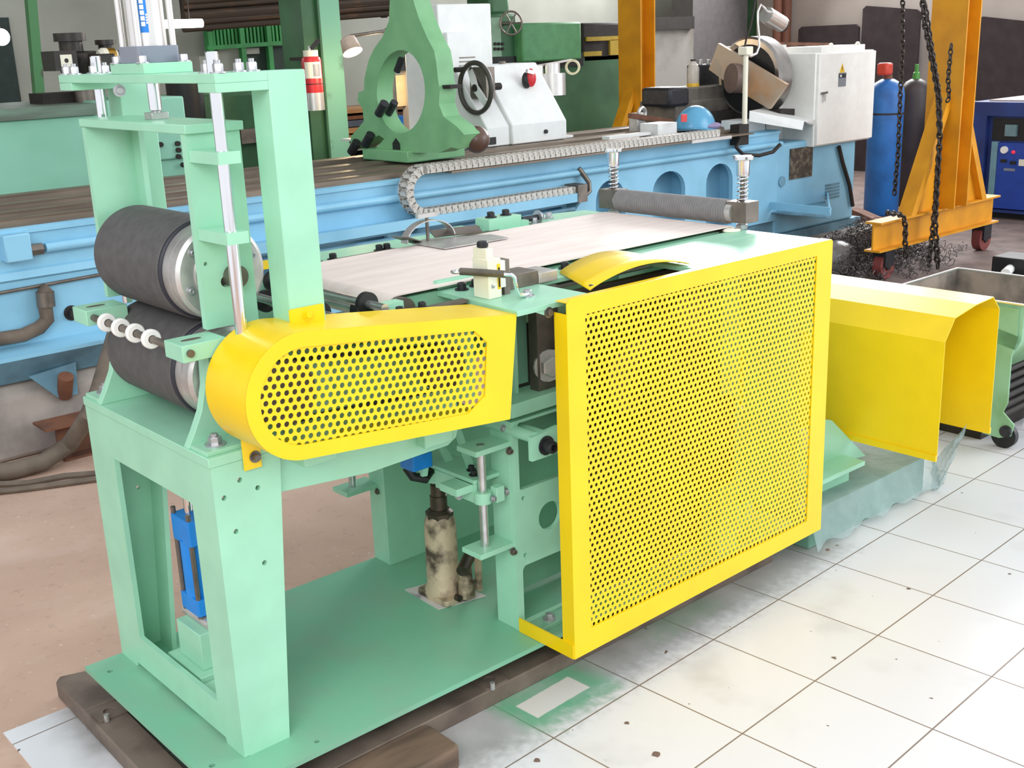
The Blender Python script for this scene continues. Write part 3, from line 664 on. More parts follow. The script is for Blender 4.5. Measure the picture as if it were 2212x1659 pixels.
# bottle jack on a scrap of card
M_CARD = mat('card', (206, 200, 196), .8, scale=12, rgb2=(90, 88, 110), mixlo=.55, mixhi=.7)
g = G().prism([(1.612, 2.335), (1.606, 2.18), (1.742, 2.15), (1.735, 2.305)], 'xy', .1105, .1125)
solo('card_sheet', g, M_CARD, 'scrap of printed card under the bottle jack', 'card')
M_JACK = mat('grimy_jack', (196, 178, 150), .55, .25, scale=16, rgb2=(78, 66, 54), mixlo=.45, mixhi=.62, detail=9, bump=.5)
M_JACKD = mat('oily_jack', (76, 66, 56), .4, .6, var=.3, scale=20)
jk = thing('bottle_jack', 'grimy hydraulic bottle jack standing on the base plate', 'jack', (1.67, 2.238, .1125))
build('jack_body', G().lathe([(.05, .1125), (.05, .135), (.043, .15), (.042, .31), (.039, .33), (.032, .345)], (1.67, 2.238, 0), (0, 0, 1), 32), M_JACK, jk)
build('jack_collar', G().lathe([(.036, .328), (.037, .35), (.028, .358)], (1.67, 2.238, 0), (0, 0, 1), 8), M_JACKD, jk)
build('jack_ram', G().lathe([(.0225, .355), (.0225, .395), (.0195, .397), (.0195, .425), (.016, .427), (.016, .437)], (1.67, 2.238, 0), (0, 0, 1), 24), M_JACKD, jk)
build('jack_base', G().prism(rrect(1.622, 1.722, 2.168, 2.296, .012), 'xy', .1125, .128), M_JACK, jk, bevel=.003)
build('pump_socket', G().tube([(1.655, 2.135, .218), (1.715, 2.175, .232)], .016, 14), M_JACKD, jk)
build('pump_barrel', G().lathe([(.022, .125), (.022, .17), (.017, .175), (.017, .22)], (1.69, 2.165, 0), (0, 0, 1), 16), M_JACK, jk)
build('pump_link', G().bar((1.715, 2.145, .14), (1.72, 2.15, .23), .016, .012, (1, 0, 0)), M_JACK, jk)
build('release_valve', G().cyl((1.655, 2.165, .135), (1.655, 2.15, .135), .009, n=12), M_JACKD, jk)
# yellow sheet hood at the far end
hd = thing('sheet_hood', 'yellow folded sheet metal hood beyond the perforated side guard', 'hood', (3.3, 2.05, .13))
pr0 = [(3.13, .236), (3.13, .612), (3.18, .676), (3.305, .695), (3.41, .70), (3.455, .655), (3.46, .24)]
yn, yf = 1.65, 2.42
ph_ = [(x, yn, z) for x, z in pr0]; pf_ = [(x, yf, z) for x, z in pr0]; n = len(pr0)
g = G().add(ph_+pf_, [(i, i+1, i+1+n, i+n) for i in range(n-1)])
build('hood_sheet', g, M_YEL2, hd, flat=True, solid=.003)
build('bottom_lip', G().box(3.122, 3.128, yn, yf, .236, .256), M_YEL2, hd)
build('bottom_lip', G().box(3.462, 3.468, yn, yf, .24, .26), M_YEL2, hd)
build('inner_frame', G().box(3.134, 3.45, 2.40, 2.42, .1325, .60), M_MINT, hd)
br = build('support_bracket', G().box(2.84, 3.075, 1.86, 2.03, .185, .20), M_MINT, hd, bevel=.001)
build('bracket_web', G().prism([(1.99, .2), (2.03, .2), (2.03, .345)], 'yz', 2.93, 2.945), M_MINT, br)
build('bracket_web', G().prism([(p.x, p.z) for p in (Yp(1755, 1012, 1.945), Yp(1870, 985, 1.945), Yp(1797, 908, 1.945), Yp(1755, 905, 1.945))], 'xz', 1.945, 1.958), M_MINT, br)
build('bracket_leg', G().box(2.86, 3.05, 1.90, 2.0, .13, .185), M_MINT, br)
# green slab with plastic film over it
M_SLAB = mat('green_slab', (120, 168, 148), .6, var=.15, scale=5)
solo('base_slab', G().box(2.76, 3.42, 1.845, 2.55, .003, .128), M_SLAB, 'low green steel slab wrapped in plastic film under the yellow hood', 'base', bevel=.004)
m = mat('plastic_film', (158, 182, 180), .55, var=.08, scale=16, alpha=.6, bump=.8)
random.seed(3)
rag = [random.random() for _ in range(200)]
def film(u, v):
    x = 2.74+.72*u; k = u*26; i = int(k); r = rag[i]*(1-(k-i))+rag[i+1]*(k-i)
    drop = .118-.02*r*(1 if u < .75 else .5)
    if v < .45: y = 2.1-(2.1-1.836)*(v/.45); z = .1325+.003*math.sin(9*x+14*y)
    else:
        t = (v-.45)/.55; y = 1.836-.028*t-.01*math.sin(35*x)*t; z = .132-drop*t+.004*math.sin(50*x)*t
    return (x, y, z)
fm = solo('plastic_sheet', G().grid(film, 90, 24), m, 'ragged translucent plastic film draped over the green slab', 'plastic film', normals=False)
_fc = [Xp(u, v, 3.45) for u, v in ((2012, 1000), (2090, 916), (2012, 1078), (2036, 1045))]
def film2(u, v):
    p = (_fc[0]*(1-u)+_fc[1]*u)*(1-v)+(_fc[2]*(1-u)+_fc[3]*u)*v
    return (p.x+.007*math.sin(17*v+11*u)+.004*math.sin(40*u), p.y, max(p.z, .006))
fs = build('hanging_flap', G().grid(film2, 16, 16), m, fm, normals=False)
# green chip trolley
M_BINP = mat('worn_green_bin', (140, 186, 150), .6, scale=5, rgb2=(110, 150, 96), mixlo=.4, mixhi=.7, detail=8)
M_BININ = mat('scratched_bin_steel', (168, 154, 140), .5, .35, scale=9, rgb2=(112, 108, 102), mixlo=.4, mixhi=.65, detail=9)
bn = thing('chip_trolley', 'worn green steel chip trolley with an open top at the right edge', 'trolley', (4.2, 2.06, .003))
A = [(3.975, 1.81), (4.44, 1.81), (4.44, 2.31), (3.975, 2.31)]
def ring(x0, x1, y0, y1, z): return [(x0, y0, z), (x1, y0, z), (x1, y1, z), (x0, y1, z)]
build('bin_body', G().loft([ring(4.0, 4.42, 1.88, 2.30, .30), ring(3.98, 4.44, 1.812, 2.31, .42), ring(3.975, 4.445, 1.81, 2.312, .55)], cap=False), M_BINP, bn, solid=.004)
build('bin_floor', G().box(4.0, 4.42, 1.88, 2.30, .30, .31), M_BININ, bn)
build('bin_lining', G().loft([ring(4.008, 4.412, 1.888, 2.292, .312), ring(3.986, 4.434, 1.82, 2.303, .42), ring(3.981, 4.439, 1.816, 2.306, .548)], cap=False), M_BININ, bn, label='scratched grey lining')
g = G()
for a, b in ((0, 1), (1, 2), (2, 3), (3, 0)):
    p = [(3.975, 1.81), (4.445, 1.81), (4.445, 2.312), (3.975, 2.312)]; g.bar((*p[a], .552), (*p[b], .552), .008, .006)
build('bin_rim', g, M_ALU, bn)
_bp = [Xp(u, v, 3.972) for u, v in ((1945, 622), (2204, 667), (2196, 745), (2186, 770), (2178, 870), (2168, 890), (2192, 918), (2184, 942), (2160, 945), (2125, 935), (2060, 880), (1960, 800))]
build('side_panel', G().prism([(p.y, p.z) for p in _bp], 'yz', 3.965, 3.974), M_BINP, bn)
_b = Xp(2172, 932, 3.96); build('axle_boss', G().cyl((3.966, _b.y, _b.z), (3.955, _b.y, _b.z), .022, n=20), M_BLKBOLT, bn)
_b0 = Xp(2085, 700, 3.96); _b1 = Xp(2195, 742, 3.96); build('panel_band', G().bar((3.964, _b0.y, _b0.z-.0), (3.964, _b1.y, _b1.z), .004, .05), mat('bin_dark_green', (92, 138, 100), .6, var=.2), bn)
build('side_panel', G().prism([(1.84, .06), (2.25, .06), (2.30, .30), (1.88, .30)], 'yz', 4.40, 4.415), M_BINP, bn)
for k in range(6): build('roller', G().cyl((4.0, 1.90, .10+.035*k), (4.40, 1.90, .10+.035*k), .012, n=12), M_DARK, bn)
for x in (4.0, 4.40):
    for y in (1.85, 2.2): build('wheel', G().cyl((x-.012, y, .05), (x+.012, y, .05), .047, n=24), M_BLACK, bn)
build('wire_handle', G().tube([Xp(u, v, 3.978) for u, v in ((2128, 826), (2140, 818), (2155, 815), (2168, 820), (2170, 826), (2150, 834), (2128, 842))], .003, 6), M_STEELD, bn)
build('stand', G().box(4.02, 4.38, 1.95, 2.15, .003, .30), M_DARK, bn)
mo = thing('small_motor', 'small black motor with a white shaft behind the chip trolley', 'motor', tuple(Zp(2183, 606, 0)))
p = Zp(2183, 606, 0)
build('motor_body', G().box(p.x-.02, p.x+.2, p.y-.12, p.y+.12, 0, .14), M_BLACK, mo, bevel=.01)
build('motor_shaft', G().cyl((p.x-.02, p.y-.0, .075), (p.x-.16, p.y-.04, .075), .028, n=18), M_WHITE, mo)
# ================================================================== THE BLUE LATHE BEHIND
M_LBLUE = mat('lathe_blue', (142, 198, 226), .42, scale=4, rgb2=(126, 182, 210), mixlo=.4, mixhi=.7, detail=7)
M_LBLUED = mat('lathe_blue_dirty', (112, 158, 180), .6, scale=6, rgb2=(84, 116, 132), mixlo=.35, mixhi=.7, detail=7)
M_WAY = mat('brown_bed_ways', (138, 122, 106), .4, .35, scale=3, rgb2=(112, 98, 86), stretch=(1, 8, 8))
M_CONC = mat('grey_concrete', (170, 160, 152), .85, scale=7, rgb2=(136, 128, 124), mixlo=.4, mixhi=.7, detail=8, bump=.2)
M_RUST = mat('rusty_steel', (128, 84, 62), .75, .1, scale=9, rgb2=(98, 66, 52), mixlo=.4, mixhi=.65, detail=8)
M_HOSE = mat('dusty_hose', (104, 92, 80), .7, var=.2, scale=12)
LY = 4.6
LA = thing('blue_lathe', 'long pale blue roll lathe bed running behind the green machine', 'lathe', (4.0, 4.9, 0))
def Lp(name, g, m, parent=LA, **k): return build(name, g, m, parent, **k)
arch = [rect(x0, x1, .42, .632) for x0, x1 in ((2.38, 2.70), (2.80, 3.22), (3.46, 3.86), (4.0, 4.42))]
for x0, x1 in ((4.66, 4.90), (5.137, 5.43), (5.628, 5.889)):
    xm = (x0+x1)/2; w = (x1-x0)/2; arch.append([(x0, .34), (x1, .34), (x1, .62)]+[(xm+w*math.cos(math.radians(t)), .62+.115*math.sin(math.radians(t))) for t in range(15, 180, 15)]+[(x0, .62)])
Lp('bed_face', G().plate(rect(.2, 6.36, .305, .886), arch, 'xz', LY, LY+.03), M_LBLUE)
Lp('bed_core', G().box(.2, 6.36, LY+.16, LY+.68, .305, .886), M_LBLUE)
Lp('bed_top', G().prism([(LY-.012, .872), (LY+.7, .872), (LY+.7, .895), (LY, .895), (LY-.012, .888)], 'yz', .2, 6.36), M_LBLUE)
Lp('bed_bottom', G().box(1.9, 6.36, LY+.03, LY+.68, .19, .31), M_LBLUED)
for x in (1.0, 2.2, 3.4, 4.6, 5.53, 6.0): Lp('bed_rib', G().box(x-.04, x+.04, LY+.03, LY+.16, .31, .872), M_LBLUE)
for y0, y1, z in ((.02, .10, .925), (.16, .26, .935), (.34, .44, .945), (.56, .68, .955)): Lp('bed_way', G().prism([(LY+y0, .895), (LY+y1, .895), (LY+y1, z-.006), (LY+y1-.01, z), (LY+y0+.01, z), (LY+y0, z-.006)], 'yz', .2, 6.0), M_WAY)
Lp('bed_pipe', G().cyl((1.58, LY-.02, .806), (6.36, LY-.02, .806), .019, n=16), M_LBLUE)
c = Yp(35, 532, LY-.03); Lp('pipe_bracket', G().box(c.x-.055, c.x+.045, LY-.07, LY+.01, c.z-.055, c.z+.05), M_LBLUE, bevel=.006)
Lp('pipe_nut', G().cyl((c.x+.04, LY-.02, .806), (c.x+.1, LY-.02, .806), .024, n=6), M_STEELD)
Lp('bed_ridge', G().prism([(LY-.018, .70), (LY, .69), (LY, .735), (LY-.012, .728)], 'yz', .2, 2.3), M_LBLUE)
Lp('conduit', G().tube([(1.2, LY-.015, .655), (2.4, LY-.015, .68)], .007), M_STEELD)
Lp('tray_flange', G().prism([(LY-.10, .405), (LY, .425), (LY, .44), (LY-.10, .42)], 'yz', .2, 2.6), M_LBLUE)
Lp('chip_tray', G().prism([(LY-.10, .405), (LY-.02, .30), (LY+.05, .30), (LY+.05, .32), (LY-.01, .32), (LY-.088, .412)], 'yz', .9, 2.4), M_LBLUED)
for x in (1.65, 1.93): bolt(LA, (x, LY, .53 if x < 1.8 else .48), (0, -1, 0), r=.02, h=.03, m=M_DARK)
# chain support channel and the cable chain
zc0, zc1 = Yp(1100, 431, LY-.07).z, Yp(1300, 317, LY-.07).z
ZS = zc0-.026
Lp('chain_shelf', G().prism([(LY-.12, ZS-.035), (LY, ZS-.035), (LY, ZS), (LY-.108, ZS), (LY-.108, ZS+.012), (LY-.12, ZS+.012)], 'yz', 2.3, 4.46), M_LBLUE)
Lp('shelf_pipe', G().cyl((2.3, LY-.09, ZS-.075), (4.4, LY-.09, ZS-.075), .012, n=12), M_LBLUED)
for x in (2.75, 3.34, 3.93, 4.43): Lp('shelf_bracket', G().prism([(LY, ZS-.15), (LY, ZS-.035), (LY-.1, ZS-.035)], 'yz', x, x+.02), M_LBLUED)
Lp('end_bracket', G().box(4.40, 4.47, LY-.125, LY-.02, ZS-.04, ZS+.055), M_STEELD)
Lp('end_conduit', G().tube([(4.44, LY-.06, .70), (4.52, LY-.06, .685), (4.56, LY-.05, .70), (4.56, LY-.045, .75), (4.52, LY-.04, .80), (4.50, LY-.03, .83)], .014), M_STEELD)
M_LINK = mat('grey_chain_link', (196, 192, 184), .5, scale=60, rgb2=(120, 114, 106), mixlo=.5, mixhi=.62)
chn = Lp('cable_chain', G().box(3.5, 4.40, LY-.10, LY-.04, zc0-.012, zc0-.004), M_DARK, label='grey plastic cable chain')
R = (zc1-zc0)/2; zm = (zc0+zc1)/2; xb = 3.40
path = []
x = 4.40
while x > xb: path.append((x, zc0, math.pi)); x -= .038
k = 9
for i in range(k): a = -math.pi/2-math.pi*(i+.5)/k; path.append((xb+R*math.cos(a), zm+R*math.sin(a), a-math.pi/2))
x = xb
while x < 5.62: path.append((x, zc1, 0)); x += .038
lm = None
for i, (x, z, a) in enumerate(path):
    if lm is None:
        g = G()
        for s in (-1, 1):
            g.prism([(-.021, -.016), (-.016, -.021), (.017, -.021), (.021, -.016), (.021, .016), (.017, .021), (-.016, .021), (-.021, .016)], 'xz', s*.032-.004, s*.032+.004)
        g.box(-.011, .011, -.03, .03, .014, .02); g.box(-.011, .011, -.03, .03, -.02, -.014)
        o = build('chain_link', g, M_LINK, chn, loc=(0, 0, 0)); lm = o.data; o['_o'] = list(off(chn))
    else:
        o = bpy.data.objects.new('chain_link', lm); COL.objects.link(o); o.parent = chn
    o.location = Vector((x, LY-.07, z))-off(chn); o.rotation_euler = (0, -a, 0)
Lp('chain_tray', G().box(3.55, 5.95, LY-.11, LY-.01, zc1-.033, zc1-.024), M_WAY)
Lp('tray_edge', G().box(5.35, 5.72, LY-.12, LY-.11, zc1-.04, zc1-.022), M_ALU)
# right end of the lathe
Lp('end_block', G().box(6.36, 7.30, LY+.02, LY+.62, .20, .80), M_LBLUE, bevel=.02)
p0 = Yp(1706, 322, LY+.02); p1 = Yp(1752, 380, LY+.02)
Lp('chip_opening', G().box(p0.x, p1.x, LY+.012, LY+.02, p1.z, p0.z), mat('dark_swarf', (72, 64, 56), .7, .2, scale=30, rgb2=(120, 112, 96), mixlo=.45, mixhi=.65, bump=.4))
p0 = Yp(1688, 392, LY+.02); Lp('round_plug', G().cyl((p0.x, LY+.03, p0.z), (p0.x, LY+.012, p0.z), .035), M_LBLUED)
for k in range(5):
    a = Yp(1782, 401+7*k, LY+.02); b = Yp(1812, 399+7*k, LY+.02); Lp('vent_slot', G().box(a.x, b.x, LY+.014, LY+.02, a.z-.006, a.z+.006), M_LBLUED)
tr = Lp('drip_tray', G().prism([(6.30, LY-.45), (6.95, LY+.02), (6.30, LY+.02)], 'xy', .36, .365), M_LBLUED)
g = G(); g.bar((6.28, LY-.46, .41), (6.97, LY+.02, .41), .012, .022); g.bar((6.29, LY-.46, .41), (6.29, LY, .41), .012, .05); build('tray_rim', g, M_LBLUE, tr)
Lp('cable', G().tube([Yp(u, v, LY+.0) for u, v in ((1812, 316), (1820, 350), (1835, 400), (1842, 445))], .014, 8), M_DARK)
Lp('white_post', G().box(7.30, 7.48, LY+.2, LY+.4, .25, .80), M_IVORY)
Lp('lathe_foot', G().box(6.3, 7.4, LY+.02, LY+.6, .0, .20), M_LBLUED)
cb = Lp('control_cabinet', G().box(6.70, 7.39, LY-.03, LY+.32, .755, 1.362), M_WHITE, bevel=.006, label='white electrical cabinet on the lathe end')
build('cabinet_door', G().box(6.715, 7.385, LY-.05, LY-.03, .765, 1.355), M_WHITE, cb, bevel=.004)
p = Yp(1778, 205, LY-.05); build('door_handle', G().box(p.x-.012, p.x+.012, LY-.065, LY-.05, p.z-.04, p.z+.02), M_STEELM, cb)
build('handle_lever', G().bar((p.x-.03, LY-.062, p.z+.01), (p.x+.03, LY-.062, p.z+.015), .012, .012), M_STEELD, cb)
p = Yp(1819, 150, LY-.05)
build('warning_triangle', G().prism([(p.x-.03, p.z-.02), (p.x+.03, p.z-.02), (p.x, p.z+.04)], 'xz', LY-.052, LY-.05), mat('warning_yellow', (236, 190, 30), .5), cb)
q_ = Yp(1819, 172, LY-.05); build('label_plate', G().box(q_.x-.045, q_.x+.045, LY-.052, LY-.05, q_.z-.045, q_.z+.045), mat('label_grey', (128, 134, 140), .6), cb); build('label_band', G().box(q_.x-.04, q_.x+.04, LY-.0535, LY-.052, q_.z+.012, q_.z+.038), M_BLKBOLT, cb); build('label_spot', G().box(q_.x-.03, q_.x-.012, LY-.0545, LY-.0535, q_.z+.018, q_.z+.032), M_WHITE, cb)
build('triangle_bolt', G().prism([(p.x-.004, p.z-.012), (p.x+.006, p.z+.004), (p.x, p.z+.006), (p.x+.004, p.z+.026), (p.x-.007, p.z+.006), (p.x, p.z+.004)], 'xz', LY-.0535, LY-.052), M_BLACK, cb)
for x in (6.98, 7.3): build('lifting_eye', G().torus((x, LY+.05, 1.39), (0, 1, .2), .024, .007, 20, 8), M_IVORY, cb)
build('cabinet_lid', G().box(6.80, 7.32, LY+.0, LY+.32, 1.362, 1.40), M_WHITE, cb)
build('cabinet_back', G().box(6.52, 6.72, LY+.22, LY+.6, .76, 1.42), M_WHITE, cb)
build('orange_bar', G().bar((6.62, LY+.25, 1.43), (7.33, LY+.3, 1.405), .02, .02), M_RUST, cb)
# concrete plinth and jacking screw at the left
Lp('plinth', G().prism([(LY-.06, 0), (LY+.65, 0), (LY+.65, .30), (LY+.02, .30), (LY-.04, .25)], 'yz', .2, 1.90), M_CONC, bevel=.02)
Lp('plinth', G().prism([(LY+.06, 0), (LY+.65, 0), (LY+.65, .19), (LY+.1, .19), (LY+.06, .15)], 'yz', 3.0, 6.2), M_CONC, bevel=.02)
Lp('plinth', G().box(6.1, 7.6, LY-.16, LY+.1, 0, .14), M_CONC, bevel=.03)
p = Yp(138, 835, LY-.06); Lp('notch', G().prism([(p.x-.13, p.z+.07), (p.x+.06, p.z+.09), (p.x+.05, p.z-.04), (p.x-.02, p.z-.05)], 'xz', LY-.064, LY-.055), M_LBLUED); Lp('levelling_screw', G().cyl((p.x, LY-.05, p.z-.04), (p.x+.0, LY-.10, p.z+.05), .03, n=14), M_RUST)
Lp('bed_hose', G().tube([Yp(u, v, LY-.03) for u, v in ((105, 622), (97, 630), (97, 660), (102, 690), (85, 708), (50, 724), (0, 732), (-60, 735), (-180, 728), (-300, 720))], .028, 12), M_HOSE, label='dark hose on the bed front')
Lp('hose_fitting', G().cyl(Yp(97, 630, LY-.03), Yp(100, 662, LY-.03), .035, n=12), M_STEELD)
# ---------------------------------------------------------------- steady rest
M_STG = mat('steady_green', (124, 178, 128), .5, scale=8, rgb2=(110, 164, 116), mixlo=.4, mixhi=.7)
SX = 3.50
yz = lambda u, v, x=SX: (Xp(u, v, x).y, Xp(u, v, x).z)
ST = thing('steady_rest', 'green cast roll steady rest with an oval opening standing on the blue lathe bed', 'steady rest', (3.6, 5.0, .945))
out_px = [(838, -40), (846, -40), (893, -40), (893, 2), (905, 40), (922, 80), (938, 110), (943, 140), (946, 172), (950, 195), (948, 225), (958, 252), (985, 272), (1002, 290), (990, 322), (975, 318), (950, 330), (890, 330), (890, 352), (800, 340), (800, 325), (814, 318), (830, 300), (818, 292), (775, 322), (757, 315), (758, 295), (786, 262), (783, 235), (772, 218), (774, 200), (786, 195), (787, 170), (796, 130), (808, 105), (826, 80), (840, 45), (842, 0)]
hole_px = [(866+52*math.cos(math.radians(t))+2*0, 198+90*math.sin(math.radians(t))) for t in range(0, 360, 10)]
g = G().plate([yz(*p) for p in out_px], [[yz(*p) for p in hole_px]], 'yz', SX, SX+.10)
build('steady_frame', g, M_STG, ST, bevel=.004)
a = yz(798, 340); b = yz(892, 352); y_ = sorted((a[0], b[0]))
build('steady_base', G().box(SX-.03, SX+.34, y_[0]+.0, y_[1]+.02, .9465, 1.005), M_STG, ST, bevel=.006)
build('base_web', G().box(SX+.10, SX+.32, y_[0]+.03, y_[0]+.12, 1.0, 1.07), M_STG, ST, bevel=.02)
for (u0, v0, u1, v1, r) in ((800, 287, 835, 222, .02), (850, 128, 840, 155, .018)):
    a = yz(u0, v0); b = yz(u1, v1); build('jaw_screw', G().cyl((SX+.05, *a), (SX+.05, *b), r, n=14), M_BLKBOLT, ST)
for (u, v) in ((775, 318), (835, 235), (805, 302)):
    a = yz(u, v); build('jaw_cap', G().cyl((SX-.03, a[0]+.03, a[1]-.025), (SX-.03, a[0]-.03, a[1]+.03), .024, n=12), M_BLKBOLT, ST)
a = yz(857, 318); build('arch_pocket', G().prism([(a[0]-.03, a[1]-.04), (a[0]+.03, a[1]-.04), (a[0]+.03, a[1]+.02), (a[0], a[1]+.045), (a[0]-.03, a[1]+.02)], 'yz', SX-.004, SX), M_BLACK, ST)
a = yz(960, 190); build('hinge_slot', G().box(SX+.02, SX+.09, a[0]-.02, a[0]+.05, a[1]-.005, a[1]+.012), M_DARK, ST)
a = yz(1005, 312); build('handle_ball', G().sphere((SX+.12, a[0]+.06, a[1]+.01), .065), mat('brown_ball', (84, 60, 50), .35, var=.2), ST, label='dark brown ball end')
# ---------------------------------------------------------------- carriage with apron, cabinet and handwheel
M_CW = mat('carriage_white', (226, 228, 226), .4, var=.03)
CA = thing('lathe_carriage', 'white lathe carriage with sloping front, tall cabinet and black handwheel', 'carriage', (4.5, 5.2, .935))
ay = 5.0
p = [Yp(u, v, ay) for u, v in ((1108, 318), (1225, 300))]
x0, x1 = p[0].x, p[1].x
build('apron', G().prism([(ay, .947), (ay+.45, .947), (ay+.45, 1.385), (ay+.25, 1.385), (ay, 1.055)], 'yz', x0, x1), M_CW, CA, bevel=.008)
build('apron_side', G().prism([(ay+.02, .947), (ay+.45, .947), (ay+.45, 1.36), (ay+.27, 1.36), (ay+.02, 1.05)], 'yz', x0-.17, x0), M_CW, CA, bevel=.006)
build('saddle', G().box(x0-.3, x1+.1, ay+.05, 6.3, .947, .96), M_CW, CA)
build('lock_window', G().box(x0-.16, x0-.11, ay+.015, ay+.02, .96, 1.0), M_BLACK, CA)
p = Yp(1178, 284, ay); build('grease_nipple', G().cyl((p.x, ay, p.z), (p.x, ay-.012, p.z), .012, n=12), M_BLACK, CA)
tc0 = Yp(905, 15, 5.6); tc1 = Yp(1060, 15, 5.6)
tx0 = Yp(945, 20, 5.6).x
cb = build('tall_cabinet', G().box(tx0, tc1.x, 5.6, 5.95, .96, 1.735), M_CW, CA, bevel=.008)
q0 = Yp(963, 70, 5.58); q1 = Yp(1050, 288, 5.58)
build('vent_panel', G().box(q0.x, q1.x-.02, 5.57, 5.6, .985, q0.z), M_CW, cb, bevel=.004)
for k in range(14):
    a = Yp(992, 125+8.6*k, 5.57); b = Yp(1026, 124+8.6*k, 5.57)
    build('vent_slot', G().box(a.x, b.x, 5.567, 5.57, a.z-.0035, a.z+.0035), M_STEELD, cb)
hx = 4.22; hc = Xp(1027, 190, hx)
hw = build('handwheel', G().torus(hc, (1, 0, 0), .135, .014, 48, 12), mat('black_wheel', (62, 60, 52), .35, var=.1), CA, label='black handwheel')
for t in (55, 235): build('wheel_spoke', G().bar(hc, (hx+.03, hc.y+.13*math.cos(math.radians(t)), hc.z+.13*math.sin(math.radians(t))), .045, .012, (1, 0, 0)), M_CW, hw)
build('wheel_hub', G().cyl((hx-.01, hc.y, hc.z), (hx+.18, hc.y, hc.z), .02, n=16), M_DARK, hw)
build('wheel_grip', G().cyl((hx-.06, hc.y+.1, hc.z+.1), (hx, hc.y+.1, hc.z+.1), .014, n=12), M_DARK, hw)
build('wheel_mount', G().box(hx+.02, x0-.1, hc.y-.07, hc.y+.07, hc.z-.06, hc.z+.11), M_STEELD, CA)
p = Yp(1210, 205, 5.3); t = Yp(1210, 158, 5.3)
build('quill_drum', G().cyl((p.x-.03, 5.33, p.z), (p.x-.03, 5.33, t.z), .078, n=28), M_ALU, CA)
build('quill_cap', G().cyl((p.x-.03, 5.33, t.z), (p.x-.03, 5.33, t.z+.06), .045, n=24), M_ALU, CA)
build('quill_rod', G().cyl((p.x-.14, 5.33, t.z), (p.x-.14, 5.33, t.z+.05), .022, n=16), M_ALU, CA)
p = Yp(1085, 140, 5.3); t2 = Yp(1237, 145, 5.4); build('tape_peg', G().bar((p.x-.03, 5.33, t.z+.02), (t2.x+.0, 5.41, t2.z+.045), .012, .012), M_ALU, CA)
p = Yp(1085, 140, 5.3); build('top_knob', G().cyl((p.x, 5.3, p.z-.03), (p.x, 5.3, p.z+.02), .02, n=14), M_STEELD, CA)
# hand tool on the carriage and a roll of tape hanging behind it
sh_ = thing('hand_brush', 'red and black hand tool with bright tips lying on the white carriage top', 'tool', tuple(Yp(1142, 172, 5.16)))
p = Yp(1147, 168, 5.12)
build('tool_head', G().sphere(p, .042, sc=(.8, .6, 1.25)), mat('red_rubber', (205, 42, 50), .4), sh_)
build('tool_back', G().sphere(p+Vector((-.02, .015, -.012)), .041, sc=(.8, .6, 1.15)), M_BLACK, sh_)
build('tool_tips', G().bar(p+Vector((-.05, -.02, .04)), p+Vector((0, -.02, .028)), .02, .02), M_ALU, sh_)
p = Yp(1237, 145, 5.4)
tk = solo('tape_roll', G().lathe([(.034, -.02), (.047, -.02), (.047, .02), (.034, .02), (.034, -.02)], p, (-.75, -.66, 0), 32, cap=False), mat('beige_tape', (214, 206, 168), .6), 'beige roll of tape hanging on a peg beside the white carriage', 'tape')
# ---------------------------------------------------------------- things on the right half of the bed
HX = lambda u, v, y: Yp(u, v, y)
cs = thing('cross_slide', 'dark grey cross slide block under the clear bottle on the lathe bed', 'slide', (6.1, 5.1, .93))
M_DGREY = mat('oily_grey', (112, 106, 98), .55, .2, scale=10, rgb2=(84, 78, 72), mixlo=.4, mixhi=.65)
def pbox(y0, y1, u0, v0, u1, v1, zmin=None):
    a = Yp(u0, v0, y0); b = Yp(u1, v1, y0)
    return G().box(a.x, b.x, y0, y1, b.z if zmin is None else zmin, a.z)
build('slide_top', pbox(5.1, 5.35, 1488, 190, 1592, 222), M_DGREY, cs, bevel=.01)
build('slide_end', pbox(5.05, 5.3, 1447, 190, 1490, 228), M_BLKBOLT, cs, bevel=.02)
build('slide_base', pbox(5.08, 5.4, 1460, 220, 1600, 268, .95), M_DGREY, cs, bevel=.01)
build('tool_post', pbox(5.26, 5.38, 1512, 140, 1580, 190), M_BLKBOLT, cs, bevel=.01)
for k in range(4): p = Yp(1518+17*k, 140, 5.26); build('post_screw', G().cyl((p.x, 5.28, p.z), (p.x, 5.28, p.z+.035), .014, n=8), M_STEELM, cs)
build('swarf_bed', pbox(5.02, 5.1, 1530, 243, 1605, 262, .93), M_DARK, cs)
p = Yp(1497, 190, 5.2); q = Yp(1497, 128, 5.2); hb = q.z-p.z
bt = thing('plastic_bottle', 'clear plastic bottle with a little yellow liquid on the cross slide', 'bottle', tuple(p))
mb = mat('clear_plastic', (214, 206, 196), .2, alpha=.6)
build('bottle_body', G().lathe([(.038, 0), (.04, .01), (.04, hb*.68), (.032, hb*.8), (.016, hb*.9), (.015, hb*.95)], p, (0, 0, 1), 24), mb, bt)
build('liquid', G().lathe([(.041, .002), (.0412, hb*.17)], p, (0, 0, 1), 24), mat('yellow_liquid', (232, 186, 60), .3), bt)
build('bottle_cap', G().cyl(p+Vector((0, 0, hb*.94)), p+Vector((0, 0, hb*1.0)), .018, n=18), M_DARK, bt)
